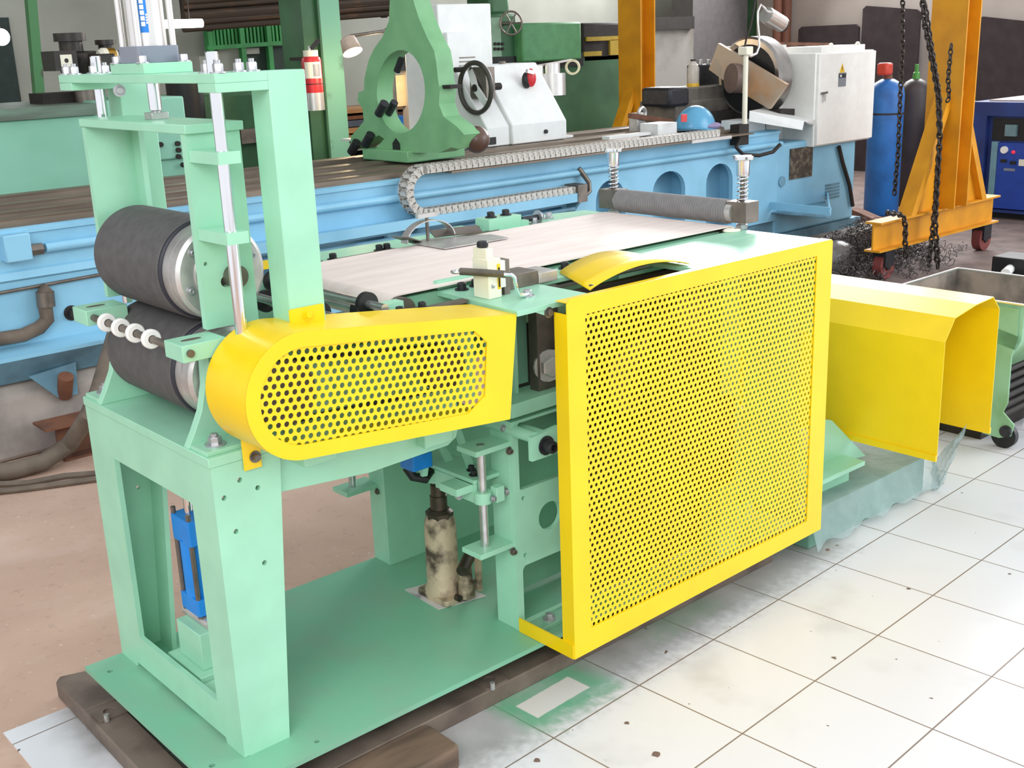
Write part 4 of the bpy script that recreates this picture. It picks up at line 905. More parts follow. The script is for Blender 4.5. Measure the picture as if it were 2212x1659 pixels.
# chuck / faceplate with a clamped plate
ck = thing('lathe_chuck', 'big round lathe chuck with a slanted brown edged plate clamped to it', 'chuck', (6.3, 5.0, 1.1))
cc = Xp(1622, 170, 6.45)
build('chuck_disc', G().lathe([(.02, 0), (.245, 0), (.26, .02), (.26, .13), (.17, .15), (.17, .24)], (6.42, cc.y, cc.z+.01), (1, 0, 0), 56), mat('chuck_steel', (150, 146, 142), .25, .85, var=.1), ck)
build('chuck_recess', G().cyl((6.415, cc.y, cc.z), (6.42, cc.y, cc.z), .22, n=48), M_BLACK, ck)
build('chuck_hub', G().cyl((6.30, cc.y+.05, cc.z+.01), (6.42, cc.y, cc.z), .095, n=36), mat('brown_hub', (116, 96, 88), .5, var=.12), ck)
pp = [Xp(u, v, 6.36) for u, v in ((1555, 93), (1703, 182), (1665, 235), (1590, 190), (1535, 150))]
build('clamped_plate', G().prism([(p.y, p.z) for p in pp], 'yz', 6.34, 6.37), mat('plate_steel', (184, 166, 146), .5, .3, scale=3, rgb2=(190, 140, 92), mixlo=.5, mixhi=.7), ck)
p = Xp(1600, 243, 6.44); build('chuck_support', G().box(6.44, 6.60, cc.y-.25, cc.y+.25, .93, cc.z-.2), M_DARK, ck)
# lamp post with flexible lamp
lp = thing('machine_lamp', 'cream lamp post with a silver flexible spot lamp on the lathe', 'lamp', tuple(Yp(1608, 278, 4.56)))
a = Yp(1608, 278, 4.56); b = Yp(1608, 112, 4.56)
build('post', G().cyl((a.x, 4.56, .90), (a.x, 4.56, b.z), .016, n=16), M_IVORY, lp)
build('post_head', G().box(a.x-.03, a.x+.035, 4.53, 4.60, b.z-.02, b.z+.03), M_IVORY, lp, bevel=.006)
build('post_foot', pbox(4.53, 4.60, 1597, 270, 1617, 312), M_DARK, lp)
fl = [Yp(u, v, 4.56) for u, v in ((1612, 118), (1622, 122), (1634, 116), (1640, 100), (1640, 80), (1637, 50), (1637, 25), (1643, 10), (1652, 18), (1660, 28))]
build('gooseneck', G().tube(fl, .007, 10), M_ALU, lp)
build('cord', G().tube([Yp(u, v, 4.57) for u, v in ((1607, 110), (1612, 85), (1622, 55), (1630, 10), (1634, -20))], .006, 8), M_DARK, lp)
build('lamp_head', G().cyl(Yp(1655, 32, 4.56), Yp(1688, 52, 4.56), .05, n=24), M_ALU, lp)
build('lamp_rim', G().cyl(Yp(1684, 49, 4.56), Yp(1691, 54, 4.56), .048, n=24), M_BLKBOLT, lp)
build('lower_cable', G().tube([Yp(u, v, 4.50) for u, v in ((1600, 300), (1590, 318), (1605, 334), (1640, 336), (1670, 328), (1685, 312))], .012, 8), M_DARK, lp)
# white tray
wt = thing('sheet_tray', 'white folded sheet tray sloping beside the cream lamp post', 'tray', tuple(Yp(1650, 300, 4.55)))
tp_ = [Yp(1619, 240, 4.60), Yp(1668, 231, 4.95), Yp(1785, 255, 4.75), Yp(1737, 262, 4.42)]
g = G().add(tp_, [(0, 1, 2, 3)]); build('tray_top', g, M_CW, wt, flat=True, solid=.004)
g = G().add([tp_[0], tp_[3], Yp(1733, 281, 4.42), Yp(1618, 262, 4.60)], [(0, 1, 2, 3)]); build('tray_side', g, M_CW, wt, flat=True, solid=.004)
g = G().add([tp_[3], tp_[2], Yp(1783, 275, 4.75), Yp(1745, 268, 4.5)], [(0, 1, 2, 3)]); build('tray_side', g, M_CW, wt, flat=True, solid=.004)
build('tray_stand', pbox(4.68, 4.9, 1617, 262, 1652, 302, .80), M_CW, wt)
# safety helmet
hp = Yp(1502, 262, 4.68)
hm = thing('safety_helmet', 'blue safety helmet with a small red sticker lying on the lathe bed', 'helmet', (hp.x, 4.68, .947))
M_HEL = mat('helmet_blue', (86, 156, 192), .3, var=.03)
build('helmet_shell', G().sphere((hp.x, 4.68, .955), .125, n=32, sc=(1.12, .9, 1.12), half=True), M_HEL, hm)
build('helmet_brim', G().lathe([(.10, 0), (.15, 0), (.15, .008), (.118, .012)], (hp.x, 4.68, .949), (.12, 0, 1), 32), M_HEL, hm)
s = Yp(1482, 255, 4.56); build('helmet_sticker', G().box(s.x-.025, s.x+.025, 4.573, 4.578, s.z-.022, s.z+.022), mat('red_sticker', (214, 66, 66), .5), hm)
rg = solo('cleaning_rag', G().sphere(Yp(1535, 272, 4.60)+Vector((0, 0, .0)), .075, n=16, sc=(1.2, .6, .3)), mat('mauve_rag', (142, 130, 160), .9, bump=.4, scale=20), 'mauve cleaning rag beside the blue helmet', 'rag')
bx = Yp(1440, 288, 4.7)
solo('white_carton', pbox(4.66, 4.8, 1421, 268, 1462, 290), M_CW, 'small white carton left of the blue helmet on the lathe bed', 'carton')
solo('white_strip', G().box(4.88, 5.24, 4.70, 4.76, .948, .965), M_CW, 'bright white strip lying along the lathe bed beside the cable chain', 'strip')
cl_ = thing('pipe_vice', 'grey clamp fitting with a brown bar in front of the orange column', 'clamp', tuple(Yp(1390, 285, 5.0)))
build('clamp_body', pbox(5.0, 5.08, 1378, 245, 1396, 285), M_STEELM, cl_, bevel=.008)
build('clamp_bar', G().bar(Yp(1360, 250, 5.0), Yp(1450, 262, 5.0), .03, .03), M_RUST, cl_)
build('clamp_ring', G().torus(Yp(1387, 244, 5.0), (0, 1, 0), .03, .012, 20, 8), M_STEELM, cl_)
# ================================================================== THE HALL AND WHAT STANDS AT ITS BACK
M_WALL = mat('grey_plaster', (176, 178, 168), .9, scale=2.2, rgb2=(158, 160, 150), mixlo=.35, mixhi=.75, detail=9)
M_WALLR = mat('pale_plaster', (206, 196, 190), .9, scale=2, rgb2=(188, 178, 170), mixlo=.35, mixhi=.75, detail=9)
BY, RX = 9.5, 11.4
struct('wall_back', G().box(-4, RX+.2, BY, BY+.15, 0, 4.5), M_WALL)
struct('wall_right', G().plate(rect(2.6, BY, 0, 4.5), [rect(4.3, 9.4, 2.45, 4.2)], 'yz', RX, RX+.15), M_WALLR)
struct('window_1', G().plate(rect(4.25, 9.45, 2.4, 4.25), [rect(4.35+.85*k, 5.12+.85*k, 2.5, 4.15) for k in range(6)], 'yz', RX+.02, RX+.08), M_WALLR)
struct('ceiling', G().box(-4, RX+.2, 5.6, BY+.2, 4.5, 4.6), mat('dark_roof', (70, 64, 58), .9))
M_DG = mat('dark_green_paint', (66, 112, 74), .55, scale=3, rgb2=(46, 84, 56), mixlo=.35, mixhi=.7, detail=7)
M_GG = mat('green_frame_paint', (64, 152, 84), .55, var=.2, scale=5)
M_PG = mat('planer_mint', (146, 204, 178), .6, scale=2, rgb2=(124, 184, 156), mixlo=.4, mixhi=.7, detail=8)
M_COLM = mat('column_mint', (120, 178, 150), .6, scale=4, rgb2=(84, 112, 98), mixlo=.6, mixhi=.72, detail=9)
M_ORANGE = mat('crane_orange', (222, 152, 22), .45, scale=5, rgb2=(192, 128, 24), mixlo=.4, mixhi=.75)
M_PANEL = mat('dark_board', (66, 56, 58), .85, var=.15, scale=8)
M_CHAIN = mat('oily_chain', (66, 60, 56), .45, .6, var=.2, scale=20)
def yb(y0, y1, u0, v0, u1, v1, zmin=None, zmax=None):
    a = Yp(u0, v0, y0); b = Yp(u1, v1, y0)
    return G().box(a.x, b.x, y0, y1, b.z if zmin is None else zmin, a.z if zmax is None else zmax)
# ---- planer bed at the left
PY = 6.2
pn = thing('planer_bed', 'mint green planing machine bed behind the lathe at the left', 'machine', (1.8, 6.6, 0))
a = Yp(205, 225, PY); b = Yp(395, 225, PY); c = Yp(0, 425, PY)
build('planer_side', G().box(.4, b.x, PY, PY+.9, .45, Yp(0, 262, PY).z), M_PG, pn, bevel=.01)
build('planer_base', G().box(.4, b.x+.1, PY-.06, PY+.9, 0, .78), M_DG, pn)
build('planer_way', G().box(.4, a.x, PY-.02, PY+.9, Yp(0, 262, PY).z, Yp(0, 236, PY).z), mat('planer_rail', (112, 136, 118), .5, .2, scale=3, rgb2=(92, 104, 92), stretch=(1, 6, 6)), pn)
q = Yp(300, 250, PY); build('planer_head', G().box(a.x+.02, b.x+.0, PY-.02, PY+.8, q.z-.25, q.z+.09), M_PG, pn, bevel=.01)
for u, v in ((345, 312), (382, 310), (384, 324), (384, 338), (394, 356)): p = Yp(u, v, PY-.02); build('oil_plug', G().cyl((p.x, PY-.02, p.z), (p.x, PY-.04, p.z), .014, n=12), M_DARK, pn)
p = Yp(332, 378, PY-.05); build('red_handle', G().torus((p.x, PY-.05, p.z-.06), (0, 1, 0), .09, .025, 24, 8, .4, 2.8), mat('dark_red', (140, 40, 42), .5), pn)
pd_ = [Yp(u, v, 6.5) for u, v in ((92, 215), (195, 205))]
build('planer_top_rack', G().box(pd_[0].x, pd_[1].x, 6.5, 6.7, Yp(0, 240, PY).z, pd_[0].z+.03), M_DARK, pn)
# leaning green post, dark doorway at far left
p0 = Yp(84, 212, 7.3); p1 = Yp(66, 0, 7.3); d = p1-p0
solo('green_post', G().bar(Vector((p0.x-d.x*.0, p0.y, 0))-Vector((d.x*2.2, 0, 0)), p1+d*.6, .055, .055, (0, 1, 0)), mat('post_green', (72, 126, 78), .6, scale=6, rgb2=(70, 60, 48), mixlo=.62, mixhi=.7), 'thin green post behind the black pumps at the far left', 'post')
dd = Yp(45, 120, BY-.02)
struct('door_1', G().box(Yp(-40, 120, BY).x, Yp(28, 120, BY).x, BY-.03, BY, 0, Yp(10, 38, BY).z), mat('dark_doorway', (30, 48, 44), .6, var=.2))
# black pumps standing on the planer
M_PUMP = mat('greasy_black', (44, 40, 36), .4, .2, scale=12, rgb2=(78, 66, 50), mixlo=.55, mixhi=.75)
zt = Yp(0, 240, PY).z
for nm, lab, pts, zb in (('coolant_pump', 'greasy black pump with a small white square at the left above the planer', (117, 205, 70, 172), None), ('coolant_pump', 'greasy black pump half hidden by the air cylinder foot', (205, 262, 85, 145), None)):
    u0, u1, v0, v1 = pts; a = Yp(u0, v1, 6.45); b = Yp(u1, v0, 6.45); w = (b.x-a.x); xm = (a.x+b.x)/2; h = b.z-a.z
    pu_ = thing(nm, lab, 'pump', (xm, 6.45, a.z))
    build('pump_body', G().lathe([(w*.25, 0), (w*.40, h*.1), (w*.45, h*.3), (w*.45, h*.55), (w*.3, h*.6)], (xm+w*.1, 6.45, a.z), (0, 0, 1), 10), M_PUMP, pu_)
    build('pump_neck', G().cyl((xm-w*.05, 6.45, a.z+h*.5), (xm-w*.05, 6.45, a.z+h*.85), w*.24, n=20), M_PUMP, pu_)
    build('pump_cap', G().cyl((xm-w*.05, 6.45, a.z+h*.82), (xm-w*.05, 6.45, a.z+h), w*.33, n=24), M_PUMP, pu_)
    build('pump_side', G().box(xm+w*.1, xm+w*.48, 6.2, 6.4, a.z+h*.12, a.z+h*.52), M_PUMP, pu_, bevel=.01)
    build('pump_stem', G().cyl((xm+w*.1, 6.45, zt+.001), (xm+w*.1, 6.45, a.z+.01), w*.2, n=14), M_STEELD, pu_)
    if u0 < 200:
        p = Yp(143, 131, 6.22); g = G().plate(rect(p.x-.03, p.x+.03, p.z-.03, p.z+.03), [circ(p.x, p.z, .012, 12)], 'xz', 6.215, 6.22); build('white_mark', g, M_IVORY, pu_)
        build('mark_plate', G().box(p.x-.06, p.x+.06, 6.22, 6.4, p.z-.05, p.z+.05), M_PUMP, pu_)
    else:
        p = Yp(212, 122, 6.3); q = Yp(252, 122, 6.3); build('hose_tail', G().lathe([(.03, 0), (.045, .02), (.045, .06), (.04, .07), (.04, (q-p).length*.6), (.034, (q-p).length)], p, q-p, 18), M_IVORY, pu_)
        build('brass_sleeve', G().cyl(p+(q-p)*.45, p+(q-p)*.85, .046, n=18), mat('brass', (170, 130, 50), .35, .7), pu_)
# fluorescent tube
tl_ = [Yp(330, 53, 7.6), Yp(436, 50, 7.6)]
fx = thing('fluorescent_tube', 'glowing white fluorescent tube beside the air cylinder', 'lamp', tuple(tl_[0]))
build('tube', G().cyl(tl_[0], tl_[1], .028, n=16), mat('tube_glow', (255, 255, 255), .5, emit=14), fx)
for c_ in (tl_[0]*.8+tl_[1]*.2, tl_[0]*.25+tl_[1]*.75): build('tube_wire', G().cyl(c_, (c_.x, c_.y, 4.5), .004, n=6), M_DARK, fx)
p = Yp(2, 80, 8.2); sl_ = thing('far_bulb', 'small bright bulb in the dark doorway at the left edge', 'lamp', tuple(p))
build('bulb', G().sphere(p, .055), mat('tube_glow', (255, 255, 255)), sl_); build('bulb_cord', G().cyl((p.x, 8.2, p.z+.05), (p.x, 8.2, 4.5), .006, n=8), M_DARK, sl_)
# dark pipe rack hanging under the roof
rk = thing('pipe_rack', 'dark rack of rusty pipes and bars high at the back', 'rack', (5.5, 8.2, 1.8))
random.seed(11)
M_RK = mat('rack_dark', (62, 50, 40), .7, .2, scale=4, rgb2=(112, 76, 48), mixlo=.55, mixhi=.8, stretch=(1, 8, 8))
for i in range(16):
    y = 8.0+.12*random.random(); p = Yp(396, 62-4.6*i, y); q = Yp(868, 26-4.6*i, y)
    build('pipe', G().cyl(p, q, .020+.014*random.random(), n=10), M_RK, rk)
p = Yp(396, 66, 8.2); q = Yp(868, 30, 8.2)
build('rack_back', G().add([p, q, q+Vector((0, 0, .6)), p+Vector((0, 0, .6))], [(0, 1, 2, 3)]), M_DARK, rk, solid=.03)
for t in (.1, .5, .9): c = p+(q-p)*t; build('rack_hanger', G().box(c.x-.02, c.x+.02, 8.16, 8.2, c.z-.02, 4.5), M_DARK, rk)
# louvred green screen and doors at the back
ls = thing('louvred_screen', 'green louvred frame over dark doors at the back', 'screen', (5.0, BY-.1, 0))
DY = BY-.12
def dbar(u0, v0, u1, v1, h, nm, m, y0=DY, w=.05): build(nm, G().bar(Yp(u0, v0, y0), Yp(u1, v1, y0), w, h, (0, 0, 1)), m, ls)
dbar(446, 51, 650, 33, .035, 'top_rail', M_GG); dbar(446, 104, 650, 90, .035, 'mid_rail', M_GG)
for u, v in ((449, 50), (518, 44), (576, 40), (645, 33)):
    c = Yp(u, v, DY); build('stile', G().box(c.x-.022, c.x+.022, DY-.02, DY+.06, 0, c.z), M_GG, ls)
for k in range(24):
    u = 457+8*k; c = Yp(u, 50-.09*(u-450), DY+.02); e = Yp(u, 103-.07*(u-450), DY+.02); build('louvre', G().box(c.x-.010, c.x+.010, DY, DY+.05, e.z, c.z), M_GG, ls)
p = Yp(446, 52, DY+.07); q = Yp(650, 34, DY+.07); r_ = Yp(650, 90, DY+.07); s_ = Yp(446, 104, DY+.07)
build('dark_back', G().add([p, q, r_, s_], [(0, 1, 2, 3)]), mat('louvre_dark', (34, 66, 42), .7), ls, solid=.01)
for u0, u1, nm, m in ((470, 517, 'pale_panel', M_WALL), (527, 575, 'dark_door', mat('door_dark', (44, 62, 54), .6)), (585, 642, 'dark_door', mat('door_dark', (44, 62, 54), .6))):
    c = Yp(u0, 101, DY+.03); e = Yp(u1, 96, DY+.03); build(nm, G().box(c.x, e.x, DY+.03, DY+.05, .1, c.z), m, ls)
build('door_notice', yb(DY+.01, DY+.03, 531, 104, 561, 116), M_WALL, ls)
solo('grey_locker', yb(8.6, 9.0, 430, 122, 475, 160, zmin=0), M_WALL, 'grey locker behind the gantry column top', 'locker')
# dark lower machines between planer and column
dm = thing('dark_machine', 'low dark green machine behind the gantry posts', 'machine', (4.2, 7.6, 0))
a = Yp(385, 195, 7.4); b = Yp(560, 195, 7.4)
build('machine_body', G().box(a.x, b.x, 7.4, 7.9, 0, Yp(470, 203, 7.4).z), M_DG, dm, bevel=.02)
for u, v, r in ((395, 165, .12), (405, 190, .1)): p = Yp(u, v, 7.45); build('machine_drum', G().cyl((p.x, 7.45, .9), (p.x, 7.45, p.z), r, n=20), M_BLACK, dm)
build('machine_bench', yb(7.3, 7.35, 520, 280, 640, 300), M_STEELD, dm)
# green column with the fire extinguisher
cl = thing('green_column', 'tall green steel column with worn mint face behind the extinguisher', 'column', (4.45, 7.1, 0))
q0 = Yp(655, 200, 7.1); q1 = Yp(692, 200, 7.05); q2 = Yp(738, 200, 7.05)
build('column_web', G().box(q0.x, q1.x+.02, 7.035, 7.32, 0, 4.5), M_DG, cl)
build('column_flange', G().box(q1.x+.016, q2.x, 7.0, 7.03, 0, 4.5), M_COLM, cl)
build('column_flange', G().box(q1.x, q1.x+.015, 7.0, 7.3, 0, 4.5), M_DG, cl)
fe = thing('fire_extinguisher', 'red and silver fire extinguisher hung on the green column', 'fire extinguisher', tuple(Yp(680, 238, 6.88)))
a = Yp(681, 238, 6.88); b = Yp(675, 118, 6.88); h = b.z-a.z; r = .066
build('bottle_base', G().cyl((a.x, 6.88, a.z), (a.x, 6.88, a.z+h*.32), r, n=28), M_ALU, fe, label='silver lower shell')
build('bottle_body', G().lathe([(r, h*.32), (r, h*.90), (r*.9, h*.95), (r*.5, h)], (a.x, 6.88, a.z), (0, 0, 1), 28), mat('extinguisher_red', (196, 36, 44), .35), fe)
build('neck', G().cyl((a.x, 6.88, a.z+h*.96), (a.x, 6.88, a.z+h*1.08), r*.75, n=20), M_IVORY, fe)
build('strap', G().cyl((a.x, 6.88, a.z+h*.47), (a.x, 6.88, a.z+h*.485), r*1.03, n=28, cap=False), M_DARK, fe)
build('bottle_label', G().grid(lambda u, v: (a.x+r*1.02*math.cos(math.radians(195+105*u)), 6.88+r*1.02*math.sin(math.radians(195+105*u)), a.z+h*(.58+.29*v)), 10, 2), M_IVORY, fe)
build('label_print', G().grid(lambda u, v: (a.x+r*1.03*math.cos(math.radians(245+45*u)), 6.88+r*1.03*math.sin(math.radians(245+45*u)), a.z+h*(.61+.22*v)), 10, 2), M_GREYP, fe)
build('lever', G().bar((a.x, 6.87, a.z+h*1.1), (a.x+.05, 6.84, a.z+h*1.26), .03, .03), M_BLACK, fe)
build('valve', G().cyl((a.x, 6.88, a.z+h*1.05), (a.x, 6.88, a.z+h*1.15), .015, n=12), M_ALU, fe)
build('hanger', G().box(a.x-.02, a.x+.02, 6.9, 7.12, a.z+h*.9, a.z+h*.96), M_DARK, fe)
p0 = Yp(659, 20, 9.0); g = G().cyl((Yp(657, 20, 9.0).x, 9.0, 0), (Yp(657, 20, 9.0).x, 9.0, 4.5), .035, n=14)
solo('wall_pipe', g, mat('cream_pipe', (206, 178, 150), .6), 'cream pipe running up left of the green column', 'pipe')
solo('black_cable', G().tube([Yp(635, -20, 8.9), Yp(642, 30, 8.9), Yp(650, 75, 8.9), Yp(656, 108, 8.9)], .014, 8), M_DARK, 'black cable hanging left of the green column', 'cable')
# work lamp with warm glow
wl = thing('work_lamp', 'glowing conical work lamp on a horizontal arm left of the steady rest', 'lamp', tuple(Yp(760, 112, 6.6)))
a = Yp(750, 82, 6.6); b = Yp(762, 113, 6.55)
build('lamp_shade', G().lathe([(.035, 0), (.05, .01), (.066, (b-a).length)], a, b-a, 28, cap=False), mat('shade_pink', (196, 176, 160), .5), wl, solid=.003)
build('lamp_bulb', G().lathe([(.058, 0), (.058, .004)], a+(b-a)*.9, b-a, 24), mat('bulb_glow', (255, 236, 214), .5, emit=16), wl)
build('lamp_arm', G().tube([a+Vector((.02, 0, .01)), Yp(765, 77, 6.6), Yp(840, 66, 6.7)], .012, 10), M_STEELD, wl)
build('lamp_pole', G().cyl((Yp(840, 66, 6.7).x, 6.7, 0), (Yp(840, 66, 6.7).x, 6.7, Yp(840, 60, 6.7).z), .025, n=14), M_STEELD, wl)
L_ = bpy.data.lights.new('work_lamp_light', 'POINT'); L_.energy = 9; L_.color = (1, .72, .42); L_.shadow_soft_size = .05
lo_ = bpy.data.objects.new('work_lamp_light', L_); COL.objects.link(lo_); lo_.location = b+(b-a)*.6
lo_.parent = wl; lo_.location = (b+(b-a)*.6)-off(wl)
# shelf rack behind with lit boxes
rk2 = thing('timber_rack', 'low rack of warm lit timber boards behind the green column', 'rack', (5.0, 7.8, 0))
M_TIM = mat('warm_boards', (196, 150, 100), .7, scale=3, rgb2=(150, 108, 72), stretch=(1, 6, 6))
for v0, v1, m in ((244, 252, M_TIM), (258, 266, M_RUST), (268, 282, mat('slate_board', (84, 92, 112), .7)), (284, 296, M_TIM), (300, 312, M_TIM), (318, 336, M_WALL)):
    a = Yp(675, v0, 7.6); b = Yp(905, v1-12, 7.6); build('board', G().box(a.x, b.x, 7.6, 8.1, a.z-(v1-v0)/300., a.z), m, rk2)
build('rack_back', yb(8.1, 8.15, 640, 238, 930, 320, zmin=0), M_DARK, rk2)
a = Yp(675, 244, 7.6)
for u in (668, 905): p = Yp(u, 300, 7.62); build('rack_leg', G().box(p.x-.03, p.x+.03, 7.62, 8.1, 0, a.z), M_DARK, rk2)
bb = Yp(872, 255, 7.5); solo('blue_box', yb(7.35, 7.58, 852, 252, 886, 268), M_BLUEP, 'blue box seen through the steady rest opening', 'box')
a = Yp(660, 262, 7.3); solo('blue_drum', yb(7.3, 7.5, 655, 240, 672, 285, zmin=0), M_BLUEP, 'blue drum behind the foot of the extinguisher column', 'drum')
wb = thing('lit_machine_cover', 'warm lit cream machine cover seen through the steady rest', 'machine cover', tuple(Yp(870, 230, 7.2)))
build('cover', yb(7.2, 7.3, 838, 164, 884, 228), mat('cream_cover', (240, 214, 160), .6), wb)
build('cover_post', yb(7.15, 7.25, 882, 150, 900, 300, zmin=0), M_WALLR, wb)
build('cover_leg', yb(7.22, 7.28, 845, 228, 860, 300, zmin=0), M_DARK, wb)
build('cover_head', yb(7.12, 7.25, 858, 105, 884, 152), M_BLKBOLT, wb)
L2 = bpy.data.lights.new('cover_light', 'POINT'); L2.energy = 5; L2.color = (1, .78, .5); L2.shadow_soft_size = .06
o2 = bpy.data.objects.new('cover_light', L2); COL.objects.link(o2); o2.parent = wb; o2.location = (Yp(852, 150, 6.9))-off(wb)
# green milling machine
MY = 7.0
mm = thing('milling_machine', 'dark green milling machine with a spoked wheel behind the white carriage', 'machine', (5.6, 7.4, 0))
build('machine_base', yb(MY, MY+.8, 1130, 128, 1345, 300, zmin=0), M_DG, mm, bevel=.01)
build('machine_head', yb(MY-.1, MY+.5, 1128, 50, 1257, 128), mat('head_green', (76, 136, 88), .5, var=.1), mm, bevel=.015)
build('machine_ram', yb(MY, MY+.5, 1058, 30, 1120, 128), M_DG, mm, bevel=.02)
build('machine_motor', yb(MY+.1, MY+.4, 1058, -20, 1103, 32), M_DG, mm, bevel=.03)
build('switch_panel', yb(MY-.04, MY, 1061, 38, 1084, 122), mat('panel_mint', (132, 166, 140), .5), mm)
for k in range(6): p = Yp(1064+8*(k % 3), 95+11*(k//3), MY-.04); build('panel_button', G().cyl((p.x+.02, MY-.04, p.z), (p.x+.02, MY-.055, p.z), .012, n=10), M_DARK, mm)
p = Yp(1104, 50, MY-.15); wl_ = build('feed_wheel', G().torus(p, (-.5, -1, 0), .085, .008, 32, 8), M_STEELD, mm)
for t in (0, 60, 120):
    d = Vector((.89*math.cos(math.radians(t)), -.45*math.cos(math.radians(t)), math.sin(math.radians(t))))*.085; build('wheel_spoke', G().bar(p-d, p+d, .01, .01, (.3, .4, .2)), M_STEELD, wl_)
build('wheel_shaft', G().cyl(p, p+Vector((.08, .2, 0)), .015, n=12), M_STEELD, mm)
build('dark_gear', yb(MY, MY+.5, 1258, 50, 1350, 132), M_DARK, mm, bevel=.02)
for u0, v0, u1, v1 in ((1268, 80, 1345, 86), (1318, 86, 1342, 118), (1262, 112, 1300, 120)): build('yellow_band', yb(MY-.02, MY, u0, v0, u1, v1), mat('dull_yellow', (176, 150, 40), .6), mm)
build('machine_slot', yb(MY-.02, MY+.05, 1060, 124, 1260, 142), M_BLACK, mm)
# orange gantry crane
GY_ = 3.83
gc = thing('gantry_crane', 'orange mobile gantry crane with braced columns at the right', 'crane', (7.0, 4.2, 0))
def hbeam(g, x0, x1, y, z0, z1, w=.11, t=.012):
    g.box(x0, x1, y-w/2, y+w/2, z1-t, z1); g.box(x0, x1, y-w/2, y+w/2, z0, z0+t); g.box(x0, x1, y-.005, y+.005, z0+t, z1-t); return g
build('foot_beam', hbeam(G(), 6.28, 7.78, GY_, .185, .37), M_ORANGE, gc)
b0 = Yp(2050, 440, GY_); xw = b0.x
def column(y, nm):
    g = G(); g.box(xw-.16, xw-.148, y-.12, y+.12, .37, 3.2); g.box(xw-.148, xw+.0, y-.006, y+.006, .37, 3.2); g.box(xw+.0, xw+.012, y-.12, y+.12, .37, 3.2)
    build('crane_column', g, M_ORANGE, gc)
    for s in (-1, 1):
        xb_ = xw-.07+s*.48; xt_ = xw-.07+s*.10
        q = build('crane_brace', G().bar((xb_, y, .37), (xt_, y, 1.05), .12, .012, (0, 1, 0)) if False else G().loft([[(xb_-s*.06, y-.05, .37), (xb_+s*.0, y-.05, .37), (xb_, y+.05, .37), (xb_-s*.06, y+.05, .37)], [(xt_-s*.06, y-.05, 1.1), (xt_, y-.05, 1.1), (xt_, y+.05, 1.1), (xt_-s*.06, y+.05, 1.1)]]), M_ORANGE, gc)
    build('column_gusset', G().prism([(xw-.5, .37), (xw-.16, .37), (xw-.16, .9)], 'xz', y-.006, y+.006), M_ORANGE, gc)
    build('column_gusset', G().prism([(xw+.4, .37), (xw+.012, .37), (xw+.012, .9)], 'xz', y-.006, y+.006), M_ORANGE, gc)
column(GY_, 'a')
y2 = Xp(1375, 200, xw-.08).y
column(y2, 'b'); build('foot_beam', hbeam(G(), 6.28, 7.78, y2, .185, .37), M_ORANGE, gc)
build('cross_girder', G().box(xw-.2, xw+.05, GY_-.3, y2+.3, 3.2, 3.45), M_ORANGE, gc)
for y in (GY_, y2):
    for x in (6.42, 7.66):
        w_ = build('crane_wheel', G().cyl((x, y-.03, .082), (x, y+.03, .082), .08, n=28), mat('red_wheel', (124, 58, 54), .6, var=.15), gc)
        build('wheel_fork', G().box(x-.05, x+.05, y-.045, y+.045, .08, .188), M_BLKBOLT, w_)
        build('wheel_hub', G().cyl((x, y-.04, .082), (x, y+.04, .082), .025, n=14), M_BLACK, w_)
# chains: every link a ring, thin strands as one chain each
def chain_mesh(pts, L=.05, r=.0065):
    g = G(); P_ = [Vector(p) for p in pts]; seg = []; acc = 0
    for i in range(len(P_)-1):
        d = P_[i+1]-P_[i]; n = max(1, int(round(d.length/(L*.72))))
        for k in range(n): seg.append((P_[i]+d*((k+.5)/n), d.normalized()))
    for k, (c, d) in enumerate(seg):
        x, y, _ = ortho(d); s = x if k % 2 else y
        ps = []
        for a in range(12):
            t = 2*math.pi*a/12; ps.append(c+d*(L*.5*math.cos(t))+s*(L*.30*math.sin(t)))
        ps.append(ps[0]); g.tube(ps, r, 5, cap=False)
    return g
def hang(name, px, y, label, grp=None, L=.05, r=.0065):
    pts = [Yp(u, v, y) for u, v in px]
    return solo(name, chain_mesh(pts, L, r), M_CHAIN, label, 'chain', grp)
hang('hoist_chain', [(1993, -10), (1996, 40), (2012, 120), (2028, 210), (2030, 300), (2024, 400), (2020, 480), (2022, 520), (2026, 578)], 3.72, 'thick dark hoist chain hanging in front of the orange column', L=.05, r=.0072)
hang('hoist_chain', [(1998, 10), (2010, 90), (2026, 190), (2031, 290), (2022, 420), (2014, 500), (2006, 575)], 3.74, 'dark chain strand hanging left of the thick hoist chain', L=.045, r=.006)
hang('hand_chain', [(1950, -10), (1950, 100), (1945, 200), (1940, 330), (1932, 420)], 4.3, 'thin loose hand chain beside the blue gas cylinder', L=.045, r=.006)
hang('short_chain', [(1915, 460), (1940, 462), (1952, 468), (1956, 490), (1955, 520), (1957, 555)], 3.74, 'short chain end draped over the orange foot beam', L=.045, r=.007)
hang('column_chain', [(2055, 95), (2052, 130), (2048, 170), (2050, 210), (2046, 220)], 3.70, 'loose chain tied round the orange column', L=.04, r=.005)
